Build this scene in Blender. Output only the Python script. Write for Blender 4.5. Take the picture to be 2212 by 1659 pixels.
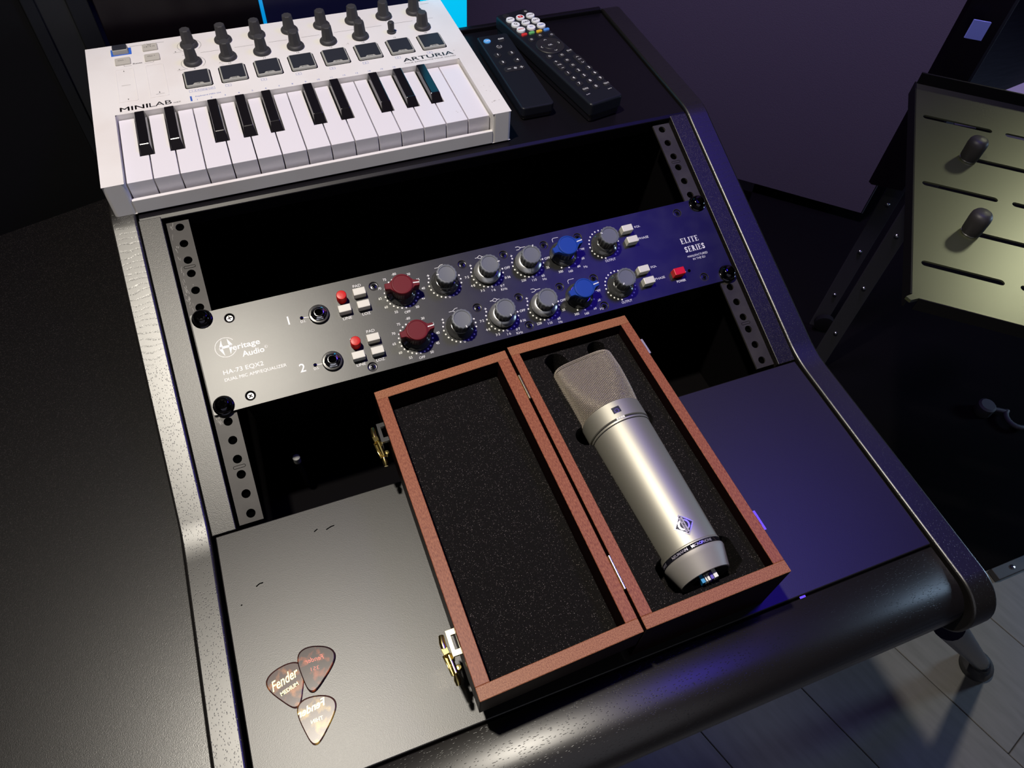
import bpy, bmesh, math, random
from mathutils import Matrix, Vector
random.seed(7)
SC = bpy.context.scene
for o in list(bpy.data.objects): bpy.data.objects.remove(o)
COL = SC.collection
MM = 0.001
H0 = 740.0                     # desk surface height above the floor, mm

# ------------------------------------------------------------------ camera
def W(x, y, z): return Vector((x*MM, y*MM, (z+H0)*MM))
cam = bpy.data.cameras.new('camera'); cam_o = bpy.data.objects.new('camera', cam); COL.objects.link(cam_o)
RX = Vector((0.93346010, -0.35562134, 0.04675155)); RY = Vector((-0.26303099, -0.76730951, -0.58485110)); RZ = Vector((0.24385844, 0.53363806, -0.80979225))
m = Matrix.Identity(4)
for i in range(3):
    m[i][0] = RX[i]; m[i][1] = -RY[i]; m[i][2] = -RZ[i]
m.translation = W(-156.8601, -290.1466, 531.6918)
cam_o.matrix_world = m
cam.sensor_fit = 'HORIZONTAL'; cam.sensor_width = 36; cam.lens = 36*1594.584/2212
cam.clip_start = 0.01; cam.clip_end = 50
SC.camera = cam_o
# ------------------------------------------------------------------ world, lights, exposure
wd = bpy.data.worlds.new('world'); SC.world = wd; wd.use_nodes = True
wd.node_tree.nodes['Background'].inputs[0].default_value = (0.45, 0.42, 0.6, 1)
wd.node_tree.nodes['Background'].inputs[1].default_value = 0.022
SC.view_settings.view_transform = 'Standard'; SC.view_settings.look = 'None'
SC.view_settings.exposure = 0; SC.view_settings.gamma = 1; SC.view_settings.use_curve_mapping = False
def light(name, kind, pos, target, power, color, size=50, size_y=None, spot=None, blend=0.5, spec=1):
    l = bpy.data.lights.new(name, kind); l.energy = power; l.color = color
    if kind == 'AREA':
        l.shape = 'RECTANGLE' if size_y else 'DISK'; l.size = size*MM
        if size_y: l.size_y = size_y*MM
    else: l.shadow_soft_size = size*MM
    if kind == 'SPOT': l.spot_size = math.radians(spot); l.spot_blend = blend
    o = bpy.data.objects.new(name, l); COL.objects.link(o); o.location = W(*pos)
    d = W(*target)-W(*pos); o.rotation_euler = d.to_track_quat('-Z', 'Y').to_euler()
    return o
light('ceiling_spotlight', 'SPOT', (-345, 90, 1450), (-80, 20, 0), 90, (1.0, 0.925, 0.80), size=28, spot=60, blend=0.7)
light('blue_ceiling_light', 'AREA', (735, 110, 1500), (120, 130, 50), 4.6, (0.06, 0.025, 1.0), size=310, size_y=310)
light('violet_ceiling_light', 'AREA', (1000, 620, 1350), (200, -80, 0), 0.30, (0.55, 0.30, 1.0), size=700)
light('violet_wall_light', 'SPOT', (500, 500, 1500), (1000, 1050, -100), 130, (0.66, 0.50, 1.0), size=120, spot=60, blend=0.8)
light('side_lamp', 'SPOT', (1950, 560, 1080), (790, 110, 0), 44, (0.98, 1.0, 0.60), size=110, spot=18, blend=0.9)
light('right_floor_fill', 'AREA', (2350, -280, 60), (700, -330, -740), 9, (0.50, 0.72, 1.0), size=300)  # added soft light on the floor from the right, no window there
light('room_fill', 'AREA', (-250, -1750, 900), (-60, 0, 40), 5.0, (0.90, 0.90, 1.0), size=2400)

# ------------------------------------------------------------------ materials
def sock(n, *names):
    for k in names:
        if k in n.inputs: return n.inputs[k]
def mat(name, col, rough=0.5, metal=0.0, spec=0.5, coat=0.0, emit=None, estr=1.0, bump=None, vary=None, aniso=None, sparkle=None, trans=0.0, alpha=None):
    """bump=(kind,scale,strength,dist_mm[,stretch])  vary=(scale,colour2,lo,hi[,stretch])  sparkle=(scale,amount,colour)"""
    M = bpy.data.materials.new(name); M.use_nodes = True
    nt = M.node_tree; b = nt.nodes['Principled BSDF']; L = nt.links
    b.inputs['Base Color'].default_value = (*col, 1)
    b.inputs['Roughness'].default_value = rough; b.inputs['Metallic'].default_value = metal
    sock(b, 'Specular IOR Level', 'Specular').default_value = spec
    if coat: sock(b, 'Coat Weight').default_value = coat; sock(b, 'Coat Roughness').default_value = 0.12
    if trans: sock(b, 'Transmission Weight').default_value = trans
    if emit:
        sock(b, 'Emission Color').default_value = (*emit, 1); sock(b, 'Emission Strength').default_value = estr
    tc = None
    def coord(stretch):
        nonlocal tc
        if tc is None: tc = nt.nodes.new('ShaderNodeTexCoord')
        mp = nt.nodes.new('ShaderNodeMapping'); L.new(tc.outputs['Object'], mp.inputs['Vector'])
        mp.inputs['Scale'].default_value = stretch; return mp.outputs['Vector']
    colsock = None
    if vary:
        v = vary; n = nt.nodes.new('ShaderNodeTexNoise'); n.inputs['Scale'].default_value = v[0]; n.inputs['Detail'].default_value = 4
        L.new(coord(v[4] if len(v) > 4 else (1, 1, 1)), n.inputs['Vector'])
        r = nt.nodes.new('ShaderNodeValToRGB'); L.new(n.outputs['Fac'], r.inputs['Fac'])
        r.color_ramp.elements[0].position = v[2]; r.color_ramp.elements[1].position = v[3]
        r.color_ramp.elements[0].color = (*col, 1); r.color_ramp.elements[1].color = (*v[1], 1)
        colsock = r.outputs['Color']
    if sparkle:  # glints painted into the base colour as bright specks
        vn = nt.nodes.new('ShaderNodeTexVoronoi'); vn.inputs['Scale'].default_value = sparkle[0]
        L.new(coord((1, 1, 1)), vn.inputs['Vector'])
        sp = nt.nodes.new('ShaderNodeSeparateColor'); L.new(vn.outputs['Color'], sp.inputs[0])
        mr = nt.nodes.new('ShaderNodeMapRange'); L.new(sp.outputs[0], mr.inputs['Value'])
        mr.inputs['From Min'].default_value = 1-sparkle[1]; mr.inputs['From Max'].default_value = 1
        mx = nt.nodes.new('ShaderNodeMix'); mx.data_type = 'RGBA'
        L.new(mr.outputs['Result'], mx.inputs['Factor'])
        if colsock: L.new(colsock, mx.inputs[6])
        else: mx.inputs[6].default_value = (*col, 1)
        mx.inputs[7].default_value = (*sparkle[2], 1); colsock = mx.outputs[2]
    if colsock: L.new(colsock, b.inputs['Base Color'])
    if bump:
        kind, sc, st, dist = bump[:4]; stretch = bump[4] if len(bump) > 4 else (1, 1, 1)
        if kind == 'voronoi':
            n = nt.nodes.new('ShaderNodeTexVoronoi'); out = n.outputs['Distance']
        else:
            n = nt.nodes.new('ShaderNodeTexNoise'); n.inputs['Detail'].default_value = 3; out = n.outputs['Fac']
        n.inputs['Scale'].default_value = sc; L.new(coord(stretch), n.inputs['Vector'])
        bp = nt.nodes.new('ShaderNodeBump'); bp.inputs['Strength'].default_value = st; bp.inputs['Distance'].default_value = dist*MM
        L.new(out, bp.inputs['Height']); L.new(bp.outputs['Normal'], b.inputs['Normal'])
    return M

M = {}
M['leather'] = mat('black_leatherette', (0.0032, 0.0022, 0.0026), 0.42, spec=0.95, bump=('voronoi', 1900, 0.5, 0.05), vary=(9, (0.0045, 0.0032, 0.0034), 0.3, 0.7))
M['strip'] = mat('black_vinyl_strip', (0.0055, 0.0045, 0.0045), 0.40, spec=0.60, bump=('noise', 1500, 0.8, 0.09), sparkle=(2400, 0.20, (0.06, 0.053, 0.046)))
M['wing'] = mat('black_textured_board', (0.0015, 0.001, 0.0015), 0.31, spec=0.85, bump=('noise', 1900, 0.8, 0.08), sparkle=(2400, 0.12, (0.024, 0.020, 0.020)))
def oak(name, stretch, arcs=False, base=(0.0055, 0.0045, 0.004), spec=1.0):
    """black-stained open-grain oak: short pores along the grain; cathedral arcs high on the slope"""
    Mt = bpy.data.materials.new(name); Mt.use_nodes = True; nt = Mt.node_tree; b = nt.nodes['Principled BSDF']; L = nt.links
    b.inputs['Roughness'].default_value = 0.37; sock(b, 'Specular IOR Level').default_value = spec
    tc = nt.nodes.new('ShaderNodeTexCoord'); mp = nt.nodes.new('ShaderNodeMapping'); mp.inputs['Scale'].default_value = stretch
    L.new(tc.outputs['Object'], mp.inputs['Vector'])
    n = nt.nodes.new('ShaderNodeTexVoronoi'); n.inputs['Scale'].default_value = 1.0; L.new(mp.outputs['Vector'], n.inputs['Vector'])
    mr = nt.nodes.new('ShaderNodeMapRange'); L.new(n.outputs['Distance'], mr.inputs['Value'])
    mr.inputs['From Min'].default_value = 0.08; mr.inputs['From Max'].default_value = 0.26
    fac = mr.outputs['Result']
    if arcs:
        w = nt.nodes.new('ShaderNodeTexWave'); w.bands_direction = 'Y'; w.wave_profile = 'SAW'
        w.inputs['Scale'].default_value = 62; w.inputs['Distortion'].default_value = 5; w.inputs['Detail'].default_value = 2; w.inputs['Detail Scale'].default_value = 0.9
        L.new(tc.outputs['Object'], w.inputs['Vector'])
        wr = nt.nodes.new('ShaderNodeMapRange'); wr.inputs['From Min'].default_value = 0.02; wr.inputs['From Max'].default_value = 0.34; L.new(w.outputs['Fac'], wr.inputs['Value'])
        nn = nt.nodes.new('ShaderNodeTexNoise'); nn.inputs['Scale'].default_value = 900; L.new(tc.outputs['Object'], nn.inputs['Vector'])
        nr_ = nt.nodes.new('ShaderNodeMapRange'); nr_.inputs['From Min'].default_value = 0.42; nr_.inputs['From Max'].default_value = 0.5; L.new(nn.outputs['Fac'], nr_.inputs['Value'])
        mxx = nt.nodes.new('ShaderNodeMath'); mxx.operation = 'MAXIMUM'; L.new(wr.outputs['Result'], mxx.inputs[0]); L.new(nr_.outputs['Result'], mxx.inputs[1])
        sp = nt.nodes.new('ShaderNodeSeparateXYZ'); L.new(tc.outputs['Object'], sp.inputs[0])
        mz = nt.nodes.new('ShaderNodeMapRange'); mz.inputs['From Min'].default_value = 0.790; mz.inputs['From Max'].default_value = 0.794; L.new(sp.outputs['Z'], mz.inputs['Value'])
        mix = nt.nodes.new('ShaderNodeMix'); L.new(mz.outputs['Result'], mix.inputs[0]); L.new(fac, mix.inputs[2]); L.new(mxx.outputs[0], mix.inputs[3]); fac = mix.outputs[0]
    r = nt.nodes.new('ShaderNodeMix'); r.data_type = 'RGBA'; L.new(fac, r.inputs[0])
    r.inputs[6].default_value = (0.0015, 0.0015, 0.0015, 1); r.inputs[7].default_value = (*base, 1)
    L.new(r.outputs[2], b.inputs['Base Color'])
    bp = nt.nodes.new('ShaderNodeBump'); bp.inputs['Strength'].default_value = 0.5; bp.inputs['Distance'].default_value = 0.14*MM
    L.new(fac, bp.inputs['Height']); L.new(bp.outputs['Normal'], b.inputs['Normal'])
    return Mt
M['oak_y'] = oak('black_stained_oak_side', (1150, 430, 430), True)
M['oak_x'] = oak('black_stained_oak_front', (260, 1300, 1300), False, (0.0075, 0.006, 0.006), 0.85)
M['black_paint'] = mat('matt_black_board', (0.006, 0.005, 0.006), 0.5, spec=0.3)
M['shelf'] = mat('black_laminate_shelf', (0.0035, 0.0028, 0.0045), 0.38, spec=0.32, bump=('noise', 1400, 0.25, 0.05))
M['rail'] = mat('grey_powder_coated_steel', (0.030, 0.027, 0.025), 0.44, spec=0.22, bump=('noise', 1200, 0.3, 0.05), vary=(60, (0.042, 0.038, 0.035), 0.4, 0.7))
M['void'] = mat('black_interior', (0.0016, 0.0012, 0.0015), 0.8, spec=0.08)
M['hole'] = mat('black_hole', (0.001, 0.001, 0.001), 0.9, spec=0.0)
M['scuff'] = mat('bare_metal_scratches', (0.20, 0.19, 0.175), 0.5)
M['faceplate'] = mat('black_anodised_faceplate', (0.003, 0.003, 0.003), 0.375, spec=0.56, bump=('noise', 700, 0.3, 0.035), vary=(60, (0.010, 0.010, 0.0095), 0.40, 0.70))
M['print_white'] = mat('white_print', (0.80, 0.80, 0.78), 0.4)
M['screw'] = mat('black_oxide_screw', (0.03, 0.03, 0.035), 0.25, metal=0.7)
M['steel'] = mat('bright_steel', (0.62, 0.62, 0.64), 0.22, metal=1.0)
M['steel_dim'] = mat('dull_steel_screw', (0.30, 0.29, 0.29), 0.35, metal=0.9)
M['blackchrome'] = mat('black_chrome', (0.035, 0.032, 0.045), 0.10, metal=1.0, coat=0.6)
M['chrome'] = mat('chrome', (0.75, 0.75, 0.78), 0.12, metal=1.0)
M['maroon'] = mat('maroon_plastic', (0.135, 0.007, 0.014), 0.5, spec=0.16, bump=('noise', 900, 0.15, 0.05))
M['maroon_shaded'] = mat('maroon_plastic_shaded', (0.050, 0.004, 0.008), 0.3, spec=0.6)  # knob sides, their shade painted in as a darker maroon
M['blueknob'] = mat('blue_plastic', (0.006, 0.045, 0.30), 0.42, spec=0.35)
M['blue_shaded'] = mat('blue_plastic_shaded', (0.005, 0.010, 0.035), 0.3, spec=0.6)  # blue knob sides, shade put into a darker blue
M['knobgrey'] = mat('grey_plastic_knob_cap', (0.115, 0.125, 0.140), 0.45, spec=0.5)
M['knobblack'] = mat('black_knob_body', (0.012, 0.011, 0.012), 0.28, spec=0.6)
M['skirt'] = mat('smoky_clear_skirt', (0.045, 0.045, 0.045), 0.13, spec=0.9, coat=0.5)
M['alu'] = mat('silver_aluminium_ring', (0.60, 0.60, 0.61), 0.30, metal=0.85)
M['alu_dark'] = mat('dark_knurled_ring', (0.06, 0.06, 0.06), 0.4, metal=0.7, bump=('noise', 1500, 0.5, 0.2))
M['white_cap'] = mat('ivory_plastic', (0.66, 0.64, 0.56), 0.4, spec=0.5)
M['red_cap'] = mat('red_plastic', (0.60, 0.010, 0.008), 0.35, spec=0.25)
M['kb_white'] = mat('white_plastic_case', (0.715, 0.695, 0.69), 0.48, spec=0.4, vary=(18, (0.67, 0.635, 0.62), 0.45, 0.75))
M['kb_key'] = mat('white_key_plastic', (0.71, 0.685, 0.735), 0.30, spec=0.45)
M['kb_black'] = mat('glossy_black_key', (0.007, 0.006, 0.008), 0.14, spec=0.6)
M['rubber'] = mat('dark_rubber', (0.036, 0.035, 0.039), 0.55, spec=0.35)
M['pad'] = mat('dark_slate_pad', (0.017, 0.019, 0.028), 0.6, spec=0.3)
M['padrim'] = mat('grey_silicone', (0.33, 0.33, 0.31), 0.55, spec=0.3)
M['btn'] = mat('warm_grey_button', (0.44, 0.42, 0.38), 0.5, spec=0.4)
M['ink_black'] = mat('black_ink', (0.012, 0.012, 0.015), 0.5)
M['ink_blue'] = mat('blue_ink', (0.035, 0.10, 0.42), 0.5)
M['blueprint'] = mat('blue_printed_field', (0.025, 0.12, 0.56), 0.5)
M['grime'] = mat('grime_marks', (0.22, 0.19, 0.17), 0.6)
M['mahog'] = mat('mahogany_cut_edge', (0.180, 0.048, 0.019), 0.48, spec=0.4, vary=(1300, (0.42, 0.185, 0.088), 0.30, 0.74), bump=('noise', 900, 0.25, 0.15))
M['mahog_x'] = mat('mahogany_long_grain', (0.165, 0.036, 0.016), 0.46, spec=0.4, vary=(1000, (0.35, 0.125, 0.060), 0.30, 0.72, (1.5, 0.45, 1)), bump=('noise', 900, 0.2, 0.15))
M['mahog_dark'] = mat('dark_mahogany', (0.008, 0.0028, 0.0026), 0.5, spec=0.05)  # case walls and boards, much darker than the wall tops
M['foam'] = mat('black_open_cell_foam', (0.007, 0.006, 0.006), 0.85, spec=0.15, bump=('voronoi', 2200, 1.0, 0.5), sparkle=(3000, 0.035, (0.20, 0.17, 0.16)))
M['brass'] = mat('polished_brass', (0.78, 0.62, 0.24), 0.22, metal=1.0)
M['brass_lt'] = mat('pale_brass', (0.80, 0.72, 0.48), 0.28, metal=1.0)
M['nickel'] = mat('satin_nickel_body', (0.50, 0.48, 0.41), 0.53, metal=0.85)
M['nickel2'] = mat('satin_nickel_cone', (0.36, 0.34, 0.32), 0.58, metal=0.5)
M['mesh'] = mat('nickel_wire_mesh', (0.55, 0.475, 0.39), 0.42, metal=0.6)
M['groove'] = mat('dark_groove', (0.010, 0.010, 0.012), 0.5)
M['badge_dark'] = mat('badge_enamel', (0.020, 0.020, 0.045), 0.5, spec=0.3)
M['badge_lt'] = mat('badge_silver', (0.66, 0.62, 0.76), 0.25, metal=0.6)
M['ringblack'] = mat('glossy_black_ring', (0.008, 0.008, 0.012), 0.12, spec=0.7)
M['pinblue'] = mat('blue_insulator', (0.02, 0.30, 0.62), 0.35)
M['pinwhite'] = mat('white_insulator', (0.8, 0.8, 0.75), 0.35)
M['pinviolet'] = mat('violet_insulator', (0.12, 0.08, 0.5), 0.35)
def tortoise(name, c1, c2, lo, hi, seed):
    return mat(name, c1, 0.27, spec=0.30, vary=(130, c2, lo, hi, (1, 1, 1)))
M['tort1'] = tortoise('tortoiseshell_brown', (0.050, 0.018, 0.016), (0.40, 0.14, 0.035), 0.50, 0.66, 1)
M['tort2'] = tortoise('tortoiseshell_dark', (0.030, 0.013, 0.013), (0.34, 0.075, 0.022), 0.52, 0.68, 2)
M['tort3'] = tortoise('tortoiseshell_amber', (0.065, 0.028, 0.022), (0.48, 0.30, 0.05), 0.50, 0.66, 3)
M['gold_ink'] = mat('gold_foil', (0.86, 0.80, 0.30), 0.35, metal=0.3)
M['red_ink'] = mat('red_foil', (0.70, 0.08, 0.03), 0.35)
M['remote'] = mat('black_remote_plastic', (0.008, 0.009, 0.014), 0.38, spec=0.4)
M['remote_side'] = mat('black_remote_side', (0.006, 0.005, 0.008), 0.35, spec=0.5)
M['remote_btn'] = mat('black_rubber_button', (0.014, 0.013, 0.016), 0.5, spec=0.4)
M['bt_white'] = mat('white_button', (0.80, 0.80, 0.82), 0.4)
M['bt_red'] = mat('red_button', (0.60, 0.03, 0.03), 0.4)
M['bt_green'] = mat('green_button', (0.13, 0.42, 0.13), 0.4)
M['bt_yellow'] = mat('yellow_button', (0.75, 0.42, 0.03), 0.4)
M['bt_blue'] = mat('blue_button', (0.08, 0.25, 0.68), 0.4)
M['bt_sky'] = mat('sky_blue_button', (0.10, 0.38, 0.80), 0.4)
M['screen_black'] = mat('black_screen', (0.004, 0.002, 0.004), 0.4, spec=0.2)
M['screen_navy'] = mat('navy_screen', (0.003, 0.003, 0.01), 0.35, spec=0.2, emit=(0.002, 0.002, 0.012), estr=1.0)
M['cyan_line'] = mat('cyan_led_edge', (0.0, 0.1, 0.2), 0.4, emit=(0.0, 0.20, 0.50), estr=1.2)
M['cyan_led'] = mat('cyan_led_diffuser', (0.0, 0.2, 0.3), 0.4, emit=(0.0, 0.48, 0.80), estr=1.0)
M['tray'] = mat('olive_grey_powder_coat', (0.044, 0.048, 0.026), 0.34, spec=0.55, bump=('noise', 1500, 0.15, 0.02))
M['tray_shaded'] = mat('shaded_folded_edge', (0.004, 0.0035, 0.004), 0.5, spec=0.2)  # bent tray edges, shade put into a darker colour
M['knob_rubber'] = mat('soft_black_rubber', (0.030, 0.027, 0.028), 0.5, spec=0.5)
M['strut'] = mat('black_painted_steel', (0.040, 0.040, 0.045), 0.55, spec=0.5)
M['partition'] = mat('grey_acoustic_felt', (0.11, 0.10, 0.11), 0.9, spec=0.1, bump=('noise', 500, 0.5, 0.6))
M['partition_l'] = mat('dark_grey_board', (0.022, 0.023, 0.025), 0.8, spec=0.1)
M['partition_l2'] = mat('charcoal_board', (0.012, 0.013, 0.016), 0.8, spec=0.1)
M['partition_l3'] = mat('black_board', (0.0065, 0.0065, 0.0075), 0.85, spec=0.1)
M['wall'] = mat('dark_painted_wall', (0.020, 0.018, 0.024), 0.9, spec=0.2)
M['plank'] = mat('grey_laminate_plank', (0.145, 0.142, 0.135), 0.5, spec=0.25, vary=(14, (0.175, 0.170, 0.165), 0.35, 0.7, (1, 6, 1)), bump=('noise', 200, 0.15, 0.1))
M['floor_shade'] = mat('black_floor_shade', (0.003, 0.0025, 0.003), 0.95, spec=0.05)  # black of the added sheet that darkens the floor
M['litlabel'] = mat('blue_lit_label', (0.30, 0.40, 0.75), 0.6)  # blue light on the label is put into its colour
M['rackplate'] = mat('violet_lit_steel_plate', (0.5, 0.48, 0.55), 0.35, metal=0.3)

# ------------------------------------------------------------------ geometry helpers
_glyph = {}
def glyph(s, bold=0.0, shear=0.0, res=3):
    k = (s, bold, shear, res)
    if k in _glyph: return _glyph[k]
    c = bpy.data.curves.new('t', 'FONT'); c.body = s; c.size = 1; c.resolution_u = res; c.offset = bold; c.shear = shear
    o = bpy.data.objects.new('t', c); COL.objects.link(o)
    me = bpy.data.meshes.new_from_object(o)
    vs = [(v.co.x, v.co.y) for v in me.vertices]; fs = [tuple(p.vertices) for p in me.polygons]
    bpy.data.objects.remove(o); bpy.data.meshes.remove(me); bpy.data.curves.remove(c)
    if not vs: vs = [(0, 0)]
    x0 = min(v[0] for v in vs); x1 = max(v[0] for v in vs); y0 = min(v[1] for v in vs); y1 = max(v[1] for v in vs)
    vs = [((x-x0)/max(x1-x0, 1e-6), (y-y0)/max(y1-y0, 1e-6)) for x, y in vs]
    _glyph[k] = (vs, fs, (x1-x0)/max(y1-y0, 1e-6)); return _glyph[k]

class MB:
    """collects mm geometry and links it as ONE mesh object"""
    def __init__(s): s.v = []; s.f = []; s.mi = []; s.sm = []; s.cur = 0; s.smooth = False
    def add(s, vs, fs, smooth=None):
        b = len(s.v); s.v += [tuple(x) for x in vs]
        for f in fs: s.f.append(tuple(b+i for i in f)); s.mi.append(s.cur); s.sm.append(s.smooth if smooth is None else smooth)
        return s
    def box(s, x0, x1, y0, y1, z0, z1):
        v = [(x, y, z) for z in (z0, z1) for y in (y0, y1) for x in (x0, x1)]
        return s.add(v, [(0, 2, 3, 1), (4, 5, 7, 6), (0, 1, 5, 4), (2, 6, 7, 3), (0, 4, 6, 2), (1, 3, 7, 5)], False)
    def prism(s, poly, z0, z1, top=1.0, cap=True):
        n = len(poly)
        if top != 1.0:
            cx = sum(p[0] for p in poly)/n; cy = sum(p[1] for p in poly)/n
            tp = [(cx+(x-cx)*top, cy+(y-cy)*top) for x, y in poly]
        else: tp = poly
        v = [(x, y, z0) for x, y in poly]+[(x, y, z1) for x, y in tp]
        f = [(i, (i+1) % n, n+(i+1) % n, n+i) for i in range(n)]
        if cap: f += [tuple(range(n-1, -1, -1)), tuple(range(n, 2*n))]
        return s.add(v, f, False)
    def prism_x(s, poly, x0, x1):            # polygon in (y,z), extruded along x
        n = len(poly); v = [(x0, y, z) for y, z in poly]+[(x1, y, z) for y, z in poly]
        return s.add(v, [(i, n+i, n+(i+1) % n, (i+1) % n) for i in range(n)]+[tuple(range(n)), tuple(range(2*n-1, n-1, -1))], False)
    def lathe(s, prof, c=(0, 0, 0), n=28, smooth=True, phase=0.0, mod=None, sc=(1, 1), cap='both'):
        v = []; f = []
        for r, z in prof:
            for i in range(n):
                a = 2*math.pi*i/n+phase; rr = r*(mod(a, z) if mod else 1)
                v.append((c[0]+rr*math.cos(a)*sc[0], c[1]+rr*math.sin(a)*sc[1], c[2]+z))
        for k in range(len(prof)-1):
            for i in range(n): f.append((k*n+i, k*n+(i+1) % n, (k+1)*n+(i+1) % n, (k+1)*n+i))
        s.add(v, f, smooth)
        b = len(s.v)-len(v)
        for k, rev in ((0, True), (len(prof)-1, False)):
            if prof[k][0] > 0.02 and (cap == 'both' or (cap == 'top' and not rev) or (cap == 'bottom' and rev)):
                idx = [b+k*n+i for i in range(n)]
                s.f.append(tuple(reversed(idx)) if rev else tuple(idx)); s.mi.append(s.cur); s.sm.append(False)
        return s
    def disc(s, x, y, r, z, n=14, sc=1.0): return s.add([(x+r*math.cos(2*math.pi*i/n), y+r*sc*math.sin(2*math.pi*i/n), z) for i in range(n)], [tuple(range(n))], False)
    def rect(s, x0, x1, y0, y1, z): return s.add([(x0, y0, z), (x1, y0, z), (x1, y1, z), (x0, y1, z)], [(0, 1, 2, 3)], False)
    def line(s, pts, w, z):
        for (xa, ya), (xb, yb) in zip(pts, pts[1:]):
            d = math.hypot(xb-xa, yb-ya) or 1; nx = -(yb-ya)/d*w/2; ny = (xb-xa)/d*w/2; ex = (xb-xa)/d*w*.3; ey = (yb-ya)/d*w*.3
            s.add([(xa-ex-nx, ya-ey-ny, z), (xb+ex-nx, yb+ey-ny, z), (xb+ex+nx, yb+ey+ny, z), (xa-ex+nx, ya-ey+ny, z)], [(0, 1, 2, 3)], False)
        return s
    def arc(s, x, y, r, a0, a1, w, z, n=20, sc=1.0):
        return s.line([(x+r*math.cos(math.radians(a0+(a1-a0)*i/n)), y+r*sc*math.sin(math.radians(a0+(a1-a0)*i/n))) for i in range(n+1)], w, z)
    def text(s, t, x, y, h, z, w=None, bold=0.0, shear=0.0, align='l', rot=0.0, res=3, mirror=False):
        vs, fs, asp = glyph(t, bold, shear, res); ww = w if w else h*asp
        ox = {'l': 0, 'c': -ww/2, 'r': -ww}[align]; c, sn = math.cos(math.radians(rot)), math.sin(math.radians(rot)); o = []
        for a, b in vs:
            if mirror: a = 1-a
            px, py = ox+a*ww, b*h
            o.append((x+px*c-py*sn, y+px*sn+py*c, z))
        fs = [tuple(reversed(f)) for f in fs] if mirror else fs
        return s.add(o, fs, False)
    def tube(s, pts, r, n=10, smooth=True):
        P = [Vector(p) for p in pts]; v = []; f = []
        for i, p in enumerate(P):
            d = (P[min(i+1, len(P)-1)]-P[max(i-1, 0)]).normalized()
            up = Vector((0, 0, 1)) if abs(d.z) < .9 else Vector((1, 0, 0)); a = d.cross(up).normalized(); b = d.cross(a)
            rr = r[i] if isinstance(r, (list, tuple)) else r
            for k in range(n): t = 2*math.pi*k/n; v.append(p+a*rr*math.cos(t)+b*rr*math.sin(t))
        for i in range(len(P)-1):
            for k in range(n): f.append((i*n+k, i*n+(k+1) % n, (i+1)*n+(k+1) % n, (i+1)*n+k))
        f.append(tuple(range(n-1, -1, -1))); f.append(tuple((len(P)-1)*n+k for k in range(n)))
        return s.add(v, f, smooth)
    def plate(s, outer, holes, z0, z1):
        """flat plate with holes (2D curve fill, exact edges)"""
        c = bpy.data.curves.new('p', 'CURVE'); c.dimensions = '2D'; c.fill_mode = 'BOTH'; c.extrude = (z1-z0)/2
        for poly in [outer]+holes:
            sp = c.splines.new('POLY'); sp.points.add(len(poly)-1); sp.use_cyclic_u = True
            for i, (x, y) in enumerate(poly): sp.points[i].co = (x, y, 0, 1)
        o = bpy.data.objects.new('p', c); COL.objects.link(o); me = bpy.data.meshes.new_from_object(o)
        s.add([(v.co.x, v.co.y, v.co.z+(z0+z1)/2) for v in me.vertices], [tuple(p.vertices) for p in me.polygons], False)
        bpy.data.objects.remove(o); bpy.data.meshes.remove(me); bpy.data.curves.remove(c); return s
    def m(s, i): s.cur = i; return s
    def xf(s, fn): s.v = [tuple(fn(*v)) for v in s.v]; return s
    def build(s, name, mats, parent=None, bevel=0.0, seg=2, world=False, label=None, fixn=False):
        me = bpy.data.meshes.new(name)
        vs = [(x*MM, y*MM, (z+(H0 if world else 0))*MM) for x, y, z in s.v]
        me.from_pydata(vs, [], s.f)
        for k in (mats if isinstance(mats, (list, tuple)) else [mats]): me.materials.append(M[k])
        me.polygons.foreach_set('material_index', s.mi); me.polygons.foreach_set('use_smooth', s.sm)
        me.update()
        if any(s.sm): me.set_sharp_from_angle(angle=math.radians(38))
        if fixn:
            bm = bmesh.new(); bm.from_mesh(me); bmesh.ops.recalc_face_normals(bm, faces=bm.faces); bm.to_mesh(me); bm.free()
        o = bpy.data.objects.new(name, me); COL.objects.link(o)
        if parent: o.parent = parent
        if bevel:
            b = o.modifiers.new('bevel', 'BEVEL'); b.width = bevel*MM; b.segments = seg; b.limit_method = 'ANGLE'; b.angle_limit = math.radians(40)
        if label: o['label'] = label
        return o
def circ(x, y, r, n=20, sc=1.0): return [(x+r*math.cos(2*math.pi*i/n), y+r*sc*math.sin(2*math.pi*i/n)) for i in range(n)]
def rrect(x0, x1, y0, y1, r, n=5):
    o = []
    for cx, cy, a0 in ((x1-r, y1-r, 0), (x0+r, y1-r, 90), (x0+r, y0+r, 180), (x1-r, y0+r, 270)):
        for i in range(n+1): a = math.radians(a0+90*i/n); o.append((cx+r*math.cos(a), cy+r*math.sin(a)))
    return o
def slot(x0, x1, y, w, n=6): return rrect(x0, x1, y-w/2, y+w/2, w/2*0.999, n)
def thing(name, label, cat, mat4=None, loc=None, rz=0.0, group=None):
    o = bpy.data.objects.new(name, None); COL.objects.link(o); o.empty_display_size = 0.02
    if mat4 is not None: o.matrix_world = mat4
    elif loc: o.location = W(*loc); o.rotation_euler = (0, 0, math.radians(rz))
    o['label'] = label; o['category'] = cat
    if group: o['group'] = group
    return o
def tag(o, label, cat, group=None):
    o['label'] = label; o['category'] = cat
    if group: o['group'] = group
    return o
def structure(o): o['kind'] = 'structure'; return o
def copy_to(o, parent, loc=None, rot=None):
    c = o.copy(); COL.objects.link(c); c.parent = parent
    if loc: c.location = Vector(loc)*MM
    if rot is not None: c.rotation_euler = rot
    return c
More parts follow.
